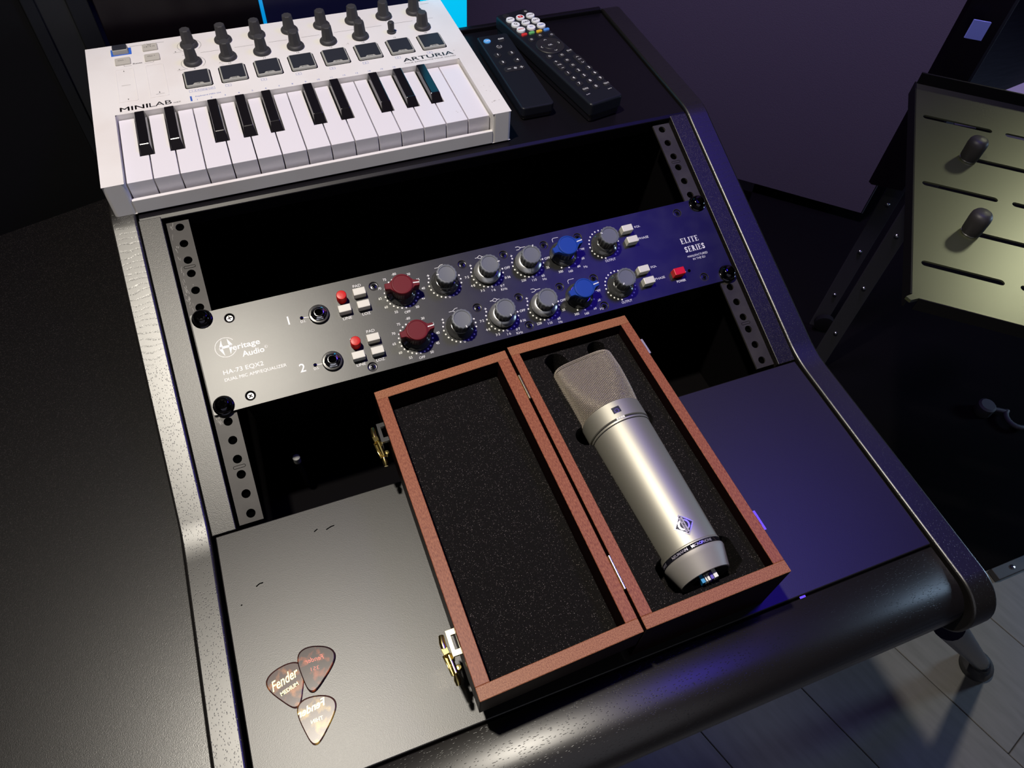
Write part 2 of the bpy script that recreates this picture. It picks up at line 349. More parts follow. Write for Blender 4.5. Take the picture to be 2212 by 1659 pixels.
def copy_tree(o, parent, loc=None, rot=None):
    c = copy_to(o, parent, loc, rot)
    for ch in list(o.children): copy_tree(ch, c)
    return c

# ------------------------------------------------------------------ the setting
PHI = 0.3464686; CP, SP = math.cos(PHI), math.sin(PHI)
ST = 277.04; YT = ST*CP; ZT = ST*SP; S0 = 3.4
def room_box(name, x0, x1, y0, y1, z0, z1, mt):
    return structure(MB().box(x0, x1, y0, y1, z0, z1).build(name, mt, world=True))
floor = room_box('floor', -1900, 2900, -2300, 3100, -800, -748, 'plank')
room_box('wall_left', -1960, -1900, -2300, 3100, -800, 1860, 'wall')
room_box('wall_right', 2900, 2960, -2300, 3100, -800, 1860, 'wall')
room_box('wall_back', -1960, 2960, 3100, 3160, -800, 1860, 'wall')
room_box('wall_front', -1960, 2960, -2360, -2300, -800, 1860, 'wall')
room_box('ceiling', -1960, 2960, -2360, 3160, 1860, 1920, 'wall')
# laminate planks, running away from the camera to the right of the desk
pa = math.atan2(222, -74); pdx, pdy = math.cos(pa), math.sin(pa)          # plank direction
plank_me = None
for i in range(-5, 8):
    for j in range(-2, 2):
        w, Lp = 183.0, 1290.0
        cx = 656+pdy*w*(i-0.5)+pdx*(j*Lp+((i*437) % 1290)); cy = -200-pdx*w*(i-0.5)+pdy*(j*Lp+((i*437) % 1290))
        if plank_me is None:
            o = MB().box(-Lp/2+0.8, Lp/2-0.8, -w/2+0.8, w/2-0.8, -8, 0).build('plank', 'plank', floor, bevel=0.8, seg=1); plank_me = o
        else: o = plank_me.copy(); COL.objects.link(o); o.parent = floor
        o.location = W(cx, cy, -740); o.rotation_euler = (0, 0, pa)

# added black sheet that keeps the floor behind the desk dark
tag(MB().prism([(330, -140), (1250, -137), (1900, -135), (1900, 1000), (1350, 1000), (330, 1250)], -739.5, -736).build('floor_dark_sheet', 'floor_shade', world=True),
    'added black sheet darkening the floor right of the desk behind the metal bar', 'dark sheet')

# grey partition
t = thing('acoustic_partition', 'tall grey felt partition lit violet behind the desk', 'partition', loc=(1252, 736, -736))
dx, dy = -0.738, 0.674
pr = MB(); A = (0, 0); B = (dx*2300, dy*2300); nx, ny = 0.674, 0.738
pr.prism([A, B, (B[0]+nx*45, B[1]+ny*45), (nx*45, ny*45)], 36, 1650).build('felt_panel', 'partition', t)
pr = MB(); pr.prism([(3, -3), (3-dx*-4, -3), (nx*47+3, ny*47), (nx*45, ny*45)], 36, 1650).build('edge_trim', 'strut', t)
for k in (300, 1500):
    MB().box(-60, 60, -25, 25, 0, 36).xf(lambda x, y, z: (dx*k+nx*22+x*nx-y*dx, dy*k+ny*22+x*ny-y*dy, z)).build('foot', 'void', t)

# desk wing on the left and the boards standing at its back edge
t = thing('side_table', 'black textured table top left of the console desk', 'table', loc=(-700, -100, -740))
lx = lambda pts: [(x+700, y+100) for x, y in pts]
MB().prism(lx([(-1500, -800), (-285.6, -800), (-285.6, 436), (-1500, 113)]), 708, 736).build('table_top', 'wing', t, bevel=0.8)
for x, y in ((-1400, -700), (-380, -700), (-380, 340), (-1400, 60)):
    MB().box(x+700-25, x+700+25, y+100-25, y+100+25, 0, 708).build('leg', 'strut', t)
t = thing('desk_divider', 'dark board screen with vertical battens behind the left table', 'screen', loc=(-333, 484, -740))
u = (94/97.3, 25.5/97.3)
def dv(x0, x1, d0, d1, z0, z1, name, mt):     # x measured in world x along the back edge
    a = (x0+320)/u[0]; b = (x1+320)/u[0]
    a *= 1.08; b *= 1.08
    P = lambda s, d: (s*u[0]-d*u[1], s*u[1]+d*u[0])
    return MB().prism([P(a, d0), P(b, d0), P(b, d1), P(a, d1)], z0, z1).build(name, mt, t, bevel=0.6, seg=1)
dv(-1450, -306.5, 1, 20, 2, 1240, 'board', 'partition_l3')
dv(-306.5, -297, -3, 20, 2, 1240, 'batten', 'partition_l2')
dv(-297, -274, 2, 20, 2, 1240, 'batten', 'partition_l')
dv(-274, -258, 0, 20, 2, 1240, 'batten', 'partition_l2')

# ------------------------------------------------------------------ console desk
desk = thing('console_desk', 'black oak console desk with sloping rack bay and leatherette top', 'desk', loc=(0, 0, -740))
D = dict(parent=desk)
def dk(mb, name, mats, bevel=0, seg=2, label=None):
    return mb.xf(lambda x, y, z: (x, y, z+H0)).build(name, mats, desk, bevel, seg, label=label)
dk(MB().box(-261, 262, -193.4, -0.6, -16, 0), 'desktop_panel', 'leather', 0.8)
pf = [(-195, 0)]+[(-222-25*math.sin(a), -25+25*math.cos(a)) for a in [math.radians(10*i) for i in range(10)]]
pf += [(-235-12*math.cos(a), -38-12*math.sin(a)) for a in [math.radians(15*i) for i in range(7)]]+[(-195, -50)]
o = dk(MB().prism_x(pf, -260.5, 261), 'front_rail', 'oak_x', 0.8, 1, 'black-stained oak front edge with a rounded nose')
for p_ in o.data.polygons: p_.use_smooth = True
dk(MB().box(-258, 258, -190, 0, -50, -16.5), 'desktop_frame', 'void')
def side_profile():
    e = 1.6; P = []
    P += [(-224-32*math.sin(math.radians(a)), -30+32*math.cos(math.radians(a))) for a in range(0, 91, 9)]
    P += [(-228-28*math.cos(math.radians(a)), -34-28*math.sin(math.radians(a))) for a in range(9, 91, 9)]
    P += [(-30, -62), (0, -132), (474, -132)]
    P += [(462+12*math.cos(math.radians(a)), ZT-9+12*math.sin(math.radians(a))) for a in range(0, 91, 15)]
    sl = lambda s: (s*CP-e*SP, s*SP+e*CP)
    a0, c0, b0 = (YT+14, ZT+3), (YT-0.5, ZT+3), sl(ST-12)
    P += [((1-k)**2*a0[0]+2*k*(1-k)*c0[0]+k*k*b0[0], (1-k)**2*a0[1]+2*k*(1-k)*c0[1]+k*k*b0[1]) for k in [i/6 for i in range(7)]]
    a0, c0, b0 = sl(17), (0, 2), (-17, 2)
    P += [((1-k)**2*a0[0]+2*k*(1-k)*c0[0]+k*k*b0[0], (1-k)**2*a0[1]+2*k*(1-k)*c0[1]+k*k*b0[1]) for k in [i/8 for i in range(9)]]
    return P
for x0, x1 in ((-284.5, -263.8), (264, 287)):
    o = dk(MB().prism_x(side_profile(), x0, x1), 'side_panel', 'oak_y', 1.9, 3)
    for p_ in o.data.polygons: p_.use_smooth = True
    o.data.set_sharp_from_angle(angle=math.radians(32))
# top shelf with back lip
dk(MB().prism_x([(YT, ZT), (462, ZT), (462, ZT-18), (YT+2, ZT-18), (YT-3, ZT-2)], -262.5, 262.8), 'top_shelf', 'shelf', 0.5, 1)
dk(MB().box(-262.5, 262.8, 462.3, 469, ZT-18, ZT+4.5), 'back_lip', 'shelf', 1.2)
# rack bay lining
b = MB(); b.box(-250, 250, -0.4, 458, -128, -122); b.box(-250, 250, 452, 458, -122, ZT-18.5); b.box(-250, 250, -0.4, 4, -122, -14)
dk(b, 'bay_lining', 'void')
for sx in (-1, 1):
    b = MB(); b.box(min(sx*245.5, sx*249), max(sx*245.5, sx*249), 4, 452, -122, -12)
    b.prism_x([(4, -12), (452, -12), (452, ZT-19), (YT+6, ZT-19), (30, -12+6)], min(sx*245.5, sx*249), max(sx*245.5, sx*249)); dk(b, 'bay_lining', 'void')
# filler strips and rack rails lie on the slope
def slope(x, s, n): return (x, s*CP-n*SP, s*SP+n*CP)
for sx in (-1, 1):
    x0, x1 = sorted((sx*263.2, sx*245.2))
    dk(MB().box(x0, x1, 0.6, ST-1.5, -14, 0).xf(slope), 'filler_strip', 'strip', 0.6)
for sx in (-1, 1):
    x0, x1 = sorted((sx*242.6, sx*224.4)); b = MB()
    holes = [circ(sx*232.55, S0+266.7-(44.45*n+o_), 3.5, 20) for n in range(6) for o_ in (6.35, 22.225, 38.1)]
    b.plate([(x0, S0-0.5), (x1, S0-0.5), (x1, S0+266.2), (x0, S0+266.2)], holes, -4.8, -2.8)
    b.box(min(sx*242.6, sx*240.6), max(sx*242.6, sx*240.6), S0-0.5, S0+266.2, -18, -4.8)
    b.xf(slope); rail = dk(b, 'rack_rail', 'rail')
    b = MB()
    for tt_ in (44.45, 222.25):
        y = S0+266.7-tt_; q = slot(sx*232.5-4.6, sx*232.5+4.6, y, 2.2)
        b.line(q+[q[0]], 0.35, -2.72)
    b.xf(lambda x, s, n: (lambda a, bb, c: (a, bb, c+H0))(*slope(x, s, n))).build('slot_mark', 'hole', rail)
    # dark strip painted in for the shaded void behind the holes
    dk(MB().box(min(sx*228, sx*237), max(sx*228, sx*237), S0, S0+266, -7.5, -7).xf(slope), 'rail_hole_shade', 'hole')
    if sx < 0:
        b = MB(); rnd = random.Random(3)
        for k in range(70):
            s_ = rnd.choice([rnd.uniform(185, 268), rnd.uniform(185, 225), rnd.uniform(84, 92)]); x_ = -240.5+abs(rnd.gauss(0, 2.0))+ (0.8 if rnd.random() < .3 else 0)
            L_ = rnd.uniform(.5, 4.0); a_ = rnd.gauss(math.pi/2, .5)
            b.line([(x_, s_), (x_+L_*math.cos(a_)*.5, s_+L_*math.sin(a_))], rnd.uniform(.15, .4), -2.74)
        b.xf(lambda x, s, n: (lambda a, bb, c: (a, bb, c+H0))(*slope(x, s, n))).build('scratches', 'scuff', rail)
# desk legs
for x in (-235, 235):
    for y in (-80, 420): dk(MB().box(x-22, x+22, y-22, y+22, -740, -62 if y < 0 else -128), 'leg', 'black_paint')
# nicks in the leatherette and a splinter at the seam
b = MB()
for pts in ([(-238.5, -49.6), (-236, -48.2), (-233.7, -48.3)], [(-190, -21), (-187.6, -19.8)], [(-181, -22.4), (-177.5, -21.2), (-174.9, -21.0)], [(-251, -60), (-250.4, -59.8)]):
    b.line(pts, 0.9, H0+0.06)
b.build('nick', 'hole', desk)
MB().box(137, 142, -195.6, -194.0, H0-0.5, H0+0.5).build('splinter', 'brass_lt', desk, label='pale bare splinter at the seam')
# plug and lead inside the bay
t = thing('power_lead', 'dark lead with a small pale plug standing inside the rack bay', 'cable', loc=(-194, 92, -122))
MB().tube([(0, 0, 0), (1, -2, 25), (0, -4, 52)], 3).build('lead', 'remote', t)
MB().lathe([(2, 0), (3.4, 1), (3.4, 8), (2, 9)], (0, -4, 52), 14).build('plug', 'padrim', t)

# ------------------------------------------------------------------ monitor and LED light behind the shelf
t = thing('monitor', 'dark wide monitor screen standing behind the white keyboard', 'monitor', loc=(-90, 520, -740))
ml = lambda b: b.xf(lambda x, y, z: (x+90, y-520, z+740))
ml(MB().box(-262, -112, 500, 520, 60, 420)).build('screen', 'screen_black', t, 1)
ml(MB().box(-108.5, 53, 500, 520, 60, 420)).build('screen', 'screen_navy', t, 1, label='navy half of the screen')
ml(MB().box(-112, -108.5, 499, 520, 60, 420)).build('lit_edge', 'cyan_line', t, label='thin glowing cyan line')
ml(MB().box(-110, -70, 520, 545, -730, 200)).build('stand', 'strut', t)
ml(MB().prism(rrect(-240, 20, 480, 640, 15), -740, -730)).build('base', 'strut', t)
t = thing('light_bar', 'bright cyan light bar upright behind the right end of the keyboard', 'light', loc=(84, 492, -740))
MB().box(-28, 22, -8, 6, 800, 1170).build('diffuser', 'cyan_led', t, 1.5)
MB().box(-30, 23.5, 6, 12, 795, 1175).build('housing', 'strut', t, 1)
MB().box(-10, 10, 12, 26, 10, 900).build('post', 'strut', t); MB().box(-26, 60, -10, 90, 0, 10).build('base', 'strut', t)
t = thing('stand_pole', 'thin dark upright pole just right of the cyan light bar', 'pole', loc=(150, 700, -740))
MB().box(-6, 7, -5, 5, 0, 1250).build('pole', 'partition_l3', t); MB().lathe([(50, 0), (50, 8), (8, 12)], n=24).build('base', 'strut', t)

# ------------------------------------------------------------------ slotted tray on its stand (right)
bl = Vector((424, 31)); ax = math.degrees(math.atan2(-0.638, 0.770))
tray = thing('slotted_tray', 'olive-grey slotted metal tray with black rubber knobs at the right of the picture', 'tray', loc=(424, 31, 0), rz=ax)
sl_ = []
for k in range(3):
    y = 55+138.5*k
    for x in (8.5, 107.5, 206.5, 305): sl_.append(slot(x, x+83.5, y, 8.2))
for k in range(2):
    y = 124+138.5*k
    for x in (56, 156, 256): sl_.append(slot(x, x+86, y, 8.2))
b = MB(); b.plate([(0, 0), (410, 0), (410, 408), (0, 408)], sl_, -2, 0); b.build('tray_plate', 'tray', tray)
b = MB(); b.box(0, 410, 406.5, 409, 0, 15).build('back_flange', 'tray_shaded', tray, 0.4)
b = MB(); b.box(-2.5, -0.3, 3, 409, -18, 1).build('side_flange', 'tray_shaded', tray, 0.4)
MB().box(7, 410, -0.6, 1.2, -16, -0.4).build('front_flange', 'tray_shaded', tray, 0.3); MB().prism([(-6, -2), (-1, -6), (7, 0), (0, 4)], -4, 0.2).build('corner_tab', 'tray', tray, 0.3)
for x, y in ((61, 261.5), (59.5, 123.9)):
    k = MB().lathe([(9.8, 2), (10.6, 3.5), (11.2, 20), (10.8, 24), (9, 27), (6, 28.6), (0.01, 29.2)], (x, y, 0), 28).build('stop_knob', 'knob_rubber', tray, label='soft black rubber stop standing in a slot')
    MB().lathe([(9.5, 0), (10.2, 0.6), (10.2, 1.8), (9.6, 2.2)], (x, y, 0), 28).build('washer', 'steel', k)
MB().box(396, 408, 385, 405, -10, 440).build('support_arm', 'strut', tray)

# ------------------------------------------------------------------ upright steel frame with rivets (behind the tray)
t = thing('steel_frame', 'dark upright flat steel bars with rivets behind the olive tray', 'frame', loc=(910, 425, -740))
fr = lambda b: b.xf(lambda x, y, z: (x-910, y-425, z+740))
def bar(x, y, z0, z1, zs, wdt=32):
    o = fr(MB().box(-wdt/2, wdt/2, -2.5, 2.5, z0, z1).xf(lambda a, c, z: (x+a*0.82+c*0.57, y-a*0.57+c*0.82, z))).build('upright', 'strut', t, 0.5, 1)
    for z in zs:
        r = MB().lathe([(4.6, 0), (4.2, 1.4), (2.6, 2.6), (0.01, 3)], n=14).xf(lambda a, b_, c: (x-0.57*(2.5+c)+a*0.82-910, y-0.82*(2.5+c)-a*0.57-425, z+b_+740))
        r.build('rivet', 'steel', o)
bar(951, 474, -736, 460, (-2, -129, -379, -503, -632))
bar(872, 371, -736, -120, (-346, -481, -616))
fr(MB().tube([(951, 474, 445), (984, 80, 436)], 9, 14)).build('cross_arm', 'strut', t)
fr(MB().lathe([(14, -7), (21, -6), (21, 6), (14, 7)], n=22).xf(lambda a, b_, c: (948+a*0.82+c*.57, 458-a*0.57+c*.82, -709+b_))).build('caster', 'partition_l3', t)
o = fr(MB().box(905, 1500, -162, -140, -736, -722)).build('foot_bar', 'strut', t, 1)
MB().lathe([(5, 0), (4, 2), (0.01, 3)], (945-910, -151-425, 740-722), 12).build('rivet', 'steel', o)
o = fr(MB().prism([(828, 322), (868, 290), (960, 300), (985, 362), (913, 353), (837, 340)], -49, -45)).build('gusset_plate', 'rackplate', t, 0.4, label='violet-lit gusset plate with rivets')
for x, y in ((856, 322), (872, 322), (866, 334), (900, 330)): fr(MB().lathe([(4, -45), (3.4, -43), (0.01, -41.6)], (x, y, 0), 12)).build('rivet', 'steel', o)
fr(MB().box(-12, 12, -1, 1, -36, -8).xf(lambda a, c, z: (905+a*.8, 460-a*.6+c, z))).build('label_plate', 'litlabel', t, label='rectangular label with blue light painted in')
fr(MB().box(-22, 34, 0, 8, -330, 320).xf(lambda a, c, z: (915+a*.8, 475-a*.6+c, z))).build('back_strip', 'screen_black', t)

# clamp lying on the dark floor sheet
t = thing('clamp', 'dim metal clamp with a curved hook on the dark floor sheet', 'clamp', loc=(1149, 150, -736))
MB().lathe([(16, 0), (18, 4), (18, 26), (14, 30)], (0, 0, 0), 18).build('knob', 'strut', t)
MB().tube([(12, -5, 15), (26, -14, 15), (40, -24, 15)], 5).build('stem', 'strut', t)
MB().tube([(40+24*math.cos(a)+10, -44+24*math.sin(a), 15) for a in [math.radians(110+22*i) for i in range(10)]], 5.5).build('hook', 'strut', t)

# stand leg beside the desk
t = thing('floor_stand', 'black tubular floor stand with a round rubber foot right of the desk front', 'stand', loc=(765, -268, -740))
MB().tube([(-472, 24, 655), (0, 0, 20)], 13, 18).build('tube', 'remote_side', t)
MB().lathe([(24, 0), (27, 4), (26, 24), (20, 32), (15, 36)], (0, 0, 0), 26).xf(lambda x, y, z: (x-z*0.35, y+z*0.02, z)).build('rubber_foot', 'rubber', t)
MB().lathe([(16, 36), (17.5, 38), (17.5, 58), (14, 62)], (0, 0, 0), 22).xf(lambda x, y, z: (x-z*0.6+8, y+z*0.03, z)).build('collar', 'remote', t)

# ------------------------------------------------------------------ rack preamp
def slope_matrix(x, s, n):
    mt = Matrix(((1, 0, 0, 0), (0, CP, -SP, 0), (0, SP, CP, 0), (0, 0, 0, 1))); p = slope(x, s, n); mt.translation = W(*p); return mt
amp = thing('rack_preamp', 'two-channel black rack preamp with maroon, grey and blue knobs screwed into the desk bay', 'audio unit', mat4=slope_matrix(0, 92.3, 0.2))
TOPV = 88.9
Y = lambda v: TOPV-v
CH = (0.0, 43.1)
cs = [(-90.6, 12.1), (-111.3, 82.6), (-9.6, 11.3), (29.8, 11.3), (-9.3, 54.5), (69.5, 11.2), (103.7, 11.2), (29.8, 54.6), (69.8, 54.5), (103.8, 54.3), (30.3, 82.5), (104.0, 82.5), (209.5, 10.4), (209.5, 80.0)]
csn = [(-211.8, 10.3), (-211.0, 80.0)]
b = MB(); b.plate(rrect(-241.3, 241.3, 0.4, 88.5, 0.8, 3), [circ(x, Y(v), 3.9, 20) for x, v in cs+csn], -3, 0)
b.build('faceplate', 'faceplate', amp)
chs = MB().box(-216, 216, 2, 87, -150, -3.2).build('chassis', 'void', amp)
b = MB()
for i in range(16): b.box(-176+i*8, -172+i*8, 1.6, 2.05, -92, -78)
b.build('vent_slot', 'hole', chs)
P = MB(); Zp = 0.06                        # all the white silk-screen printing
P.text('1', -167.6, Y(28.4), 7.4, Zp, bold=0.01); P.text('2', -168.6, Y(71.8), 7.4, Zp, bold=0.01)
def serif(word, x, y, h, w):
    def S(ch):
        T, R_, = 0.19, 0.055
        st = lambda x0, x1, y0=0, y1=1: [(x0, x1, y0, y1)]
        if ch == 'I': return .42, st(.11, .31)+st(0, .42, 0, R_)+st(0, .42, 1-R_, 1), None
        if ch == 'L': return .72, st(.1, .3)+st(0, .7, 0, .07)+st(0, .4, 1-R_, 1)+st(.64, .7, 0, .3), None
        if ch == 'E': return .76, st(.1, .3)+st(0, .7, 0, .07)+st(0, .68, .93, 1)+st(.3, .52, .48, .545)+st(.5, .545, .38, .64)+st(.64, .7, 0, .27)+st(.62, .68, .75, 1), None
        if ch == 'T': return .78, st(.28, .48)+st(.17, .6, 0, R_)+st(0, .76, .93, 1)+st(0, .06, .72, 1)+st(.7, .76, .72, 1), None
        if ch == 'R': return .84, st(.1, .3)+st(0, .4, 0, R_)+st(0, .3, 1-R_, 1)+st(.6, .86, 0, R_), 'R'
        return .68, st(.56, .61, .66, .98)+st(.05, .1, .02, .34), 'S'
    tot = sum(S(c)[0]+.12 for c in word)-.12; k = w/tot; cx = x-w/2
    for c in word:
        wd, rs, g = S(c)
        for (a0, a1, b0, b1) in rs: P.rect(cx+a0*k, cx+a1*k, y+b0*h, y+b1*h, Zp)
        if g: P.text(g, cx+(.03 if g == 'S' else .1)*k, y, h, Zp+0.01, w=(.6 if g == 'S' else .72)*k, bold=0.03)
        cx += (wd+.12)*k
serif('ELITE', 210.3, Y(42.9), 5.8, 19); serif('SERIES', 212.3, Y(52.1), 5.8, 21.5)
P.text('MANUFACTURED', 212.3, Y(57.7), 2.1, Zp, w=21.5, align='c'); P.text('IN THE EU', 212.4, Y(61.2), 2.1, Zp, w=13, align='c')
P.text('POWER', 185.6, Y(79.2), 2.4, Zp, w=9.4, align='c', bold=.01); P.line([(190, Y(70.3)), (193.6, Y(70.3))], .7, Zp)
P.arc(-220.2, Y(34.7), 8.4, 38, 330, .42, Zp, 40)
def lg(pts):
    o = []
    for x, y in pts:
        dx_, dy_ = (x-475)/10.055, (y-508)/10.055; bb = None
        a_ = (dx_-.24*dy_/.97)/(1+.24*.23/.97); bb = (-dy_-.23*a_)/.97
        o.append((-220.2+a_/2.42, Y(34.7)+bb/2.46))
    return o
for pts in ([(375, 345), (345, 545), (402, 530), (415, 480), (395, 440)], [(345, 545), (470, 690), (425, 560), (402, 520)],
            [(490, 325), (605, 450), (545, 470), (512, 420)], [(605, 450), (580, 655), (545, 530), (540, 465)], [(352, 552), (600, 495), (604, 445), (352, 500)]):
    q = lg(pts); P.add([(x, y, Zp) for x, y in q], [tuple(range(len(q)-1, -1, -1))], False)
P.text('eritage', -215.3, Y(40.2), 6.1, Zp, w=21.9, bold=.012); P.text('Audio', -209.2, Y(46.3), 5.0, Zp, w=17.7, bold=.012)
P.arc(-189.6, Y(42.3), 1.2, 0, 360, .22, Zp, 16); P.text('R', -190.2, Y(42.9), 1.2, Zp)
P.text('HA-73 EQX2', -226.8, Y(58.2), 4.4, Zp, w=31.8); P.text('DUAL MIC AMP/EQUALIZER', -227.1, Y(63.8), 3.1, Zp, w=49.3)
DOTR = 14.5
def dots(cx, v, idx, step=14.8, r=DOTR, ref=-90, dr=0.78):
    for i in idx:
        a = math.radians(ref-step*i); P.disc(cx+r*math.cos(a), Y(v)+r*math.sin(a), dr, Zp, 12)
def lab(t, cx, v, i, step=14.8, r=18.4, ref=-90, h=2.25, dx=0, dy=0):
    a = math.radians(ref-step*i); P.text(t, cx+r*math.cos(a)*1.04+dx, Y(v)+r*math.sin(a)-h/2+dy, h, Zp, align='c', bold=.008)
for c in CH:
    P.line([(-155.6, Y(25.4+c)), (-149.6, Y(25.9+c))], .45, Zp); P.text('D.I.', -155.5, Y(29.6+c), 2.2, Zp, align='c')
    P.text('+48V', -119.9, Y(12.2+c), 2.1, Zp, align='c'); P.text('PAD', -104.3, Y(9.4+c), 2.4, Zp, w=7, align='c'); P.text('LINE', -119.6, Y(36.2+c), 2.4, Zp, w=7.6, align='c'); P.text('LOZ', -103.2, Y(36.3+c), 2.4, Zp, w=7, align='c')
    v = 24.0+c
    dots(-69, v, range(-10, 13), 14.6)
    for t, i in (('OFF', 0), ('55', 2), ('60', 4), ('65', 6), ('70', 8), ('75', 10), ('-80', 12), ('50', -2), ('45', -4), ('40', -6), ('35', -8), ('30', -10)): lab(t, -69, v, i, 14.6, 18.6)
    dots(-29.5, v, [i for i in range(-7, 9) if i]); P.text('0', -29.5, Y(v)-15.6, 2.3, Zp, align='c')
    for x0 in (-29.5, 10, 49.2):
        P.text('+', x0-12.6, Y(v)+8.6, 2.2, Zp, align='c', bold=.02)
    P.line([(-29.5+10.6, Y(v)+9.6), (-29.5+12.4, Y(v)+9.6)], .4, Zp)
    for x0, L_ in ((10, ('3·2', '4·8', '7·2', '0·7', '0·36', 'OFF', '1·6', 'KHz')), (49.2, ('220', '', '', '60', '35', 'OFF', '110', 'Hz'))):
        dots(x0, v, [i for i in range(-6, 9) if i]); P.text('0', x0, Y(v)-15.6, 2.3, Zp, align='c')
        for t, i in zip(L_[:6], (2, 4, 6, -2, -4, -6)):
            if t: lab(t, x0, v, i)
        P.text(L_[6], x0+.3, Y(v)-19.2, 2.3, Zp, align='c'); P.text(L_[7], x0+9.8, Y(v)-20.6, 2.3, Zp, align='c')
    dots(84.4, v, range(5), 29, 14.3, 0)
    for t, i in (('OFF', 0), ('50', 1), ('80', 2), ('160', 3), ('300', 4)): lab(t, 84.4, v, i, 29, 18.2, 0)
    P.text('Hz', 84.4+16.2, Y(v)-18.5, 2.3, Zp, align='c')
    dots(126.1, v, list(range(1, 14))+list(range(-7, -1)))
    P.text('OUTPUT', 126.3, Y(42.1+c), 2.4, Zp, w=10.6, align='c'); P.text('EQL', 161.6, Y(15.8+c), 2.3, Zp, w=6, align='l'); P.text('PHASE', 161.0, Y(28.2+c), 2.3, Zp, w=10.4, align='l')
    y = Y(v)+15.6
    P.line([(-34.6, y-.6), (-31.4, y-.6), (-28.6, y+1.3), (-26.4, y+1.3)], .42, Zp); P.line([(-31.4, y-.6), (-28.8, y-1.6)], .42, Zp)
    P.line([(3.6, y), (5.6, y), (8.1, y+1.7), (10.6, y), (8.1, y-1.7), (5.6, y)], .42, Zp); P.line([(10.6, y), (12.4, y)], .42, Zp)
    P.line([(43, y+1.5), (45.4, y+1.5), (47.6, y), (51.6, y)], .42, Zp); P.line([(43, y-1.5), (45.4, y-1.5), (47.6, y)], .42, Zp)
    P.line([(79, y-2), (79, y+.6), (80.2, y+1.6), (85.2, y+1.6)], .42, Zp)
P.build('printed_lettering', 'print_white', amp)

# countersunk cross-head screws
b = MB(); b.lathe([(.01, -.75), (2.2, -.9), (3.1, -1.2), (3.7, -1.0), (3.9, -.05)][::-1], n=18, cap='none'); b.m(1)
for a in (0, 1): b.box(*((-1.7, 1.7, -.35, .35) if a else (-.35, .35, -1.7, 1.7)), -.8, -.68)
scp = b.build('face_screw', ['screw', 'hole'], amp); scp.location = Vector((cs[0][0], Y(cs[0][1]), 0))*MM; scp.rotation_euler = (0, 0, .5)
for i, (x, v) in enumerate(cs[1:]): copy_to(scp, amp, (x, Y(v), 0), (0, 0, i*.8))
b = MB(); b.m(1).lathe([(3.9, -.05), (3.8, -1.3), (3.0, -1.4)], n=18, cap='none'); b.m(0).lathe([(3.0, -1.2), (2.6, -.7), (.01, -.5)], n=18); b.m(1)
for a in (0, 1): b.box(*((-1.9, 1.9, -.4, .4) if a else (-.4, .4, -1.9, 1.9)), -.6, -.42)
s2 = b.build('face_screw', ['steel_dim', 'hole'], amp, label='bright cross-head screw')
s2.location = Vector((csn[0][0], Y(csn[0][1]), 0))*MM; s2.rotation_euler = (0, 0, .2); copy_to(s2, amp, (csn[1][0], Y(csn[1][1]), 0), (0, 0, .9))
# rims of the countersunk holes
b = MB(); b.lathe([(4.3, .02), (4.12, .10), (3.85, .02)], n=24, cap='none'); rm = b.build('screw_rim', 'rail', amp); rm.location = Vector((cs[0][0], Y(cs[0][1]), 0))*MM
for x, v in cs[1:]+csn: copy_to(rm, amp, (x, Y(v), 0))
# rack bolts
b = MB(); b.lathe([(8.2, 0), (8.3, .8), (7.9, 1.3), (7.4, 1.5)], n=28); b.lathe([(7.3, 1.4), (7.4, 2.4), (6.6, 4.8), (5.0, 6.6), (4.2, 6.95), (.01, 7.0)], n=28)
b.m(1); n6 = 6
star = [((3.1 if k % 2 == 0 else 2.1)*math.cos(math.pi*k/n6), (3.1 if k % 2 == 0 else 2.1)*math.sin(math.pi*k/n6)) for k in range(12)]
b.prism([(x*1.12, y*1.12) for x, y in star], 6.6, 7.06)
rb = b.build('rack_bolt', ['blackchrome', 'hole'], amp, label='black chrome dome bolt')
rb.location = Vector((-232.5, Y(5.7), 0))*MM
for x, v in ((-232.5, 82.6), (233.2, 5.8), (233.2, 82.4)): copy_to(rb, amp, (x, Y(v), 0), (0, 0, x*.01))
# indicator leds and jacks
b = MB(); b.lathe([(1.5, 0), (1.5, .3), (.9, .5), (.01, .2)], n=12); led = b.build('indicator', 'blackchrome', amp); led.location = Vector((-156, Y(25.2), 0))*MM
copy_to(led, amp, (-155.8, Y(68.5), 0)); copy_to(led, amp, (197.2, Y(70.3), 0))
b = MB(); b.lathe([(8.6, 0), (8.6, 1.6), (8.0, 2.4), (6.5, 2.6)], n=32, cap='none')
jk = b.build('jack_socket', 'knobblack', amp)
b = MB(); b.lathe([(6.9, 2.2), (6.8, 3.6), (5.7, 4.4), (4.6, 4.5)], n=6, smooth=False, cap='none'); b.lathe([(5.6, 3.8), (5.3, 5.2), (4.4, 5.9), (3.4, 6.0), (3.1, 5.6), (3.0, 1.5)], n=32, cap='none')
b.build('nut', 'chrome', jk); MB().disc(0, 0, 3.1, 2.8, 24).build('bore', 'hole', jk)
jk.location = Vector((-141.5, Y(26.0), 0))*MM; copy_tree(jk, amp, (-141.4, Y(69.3), 0))
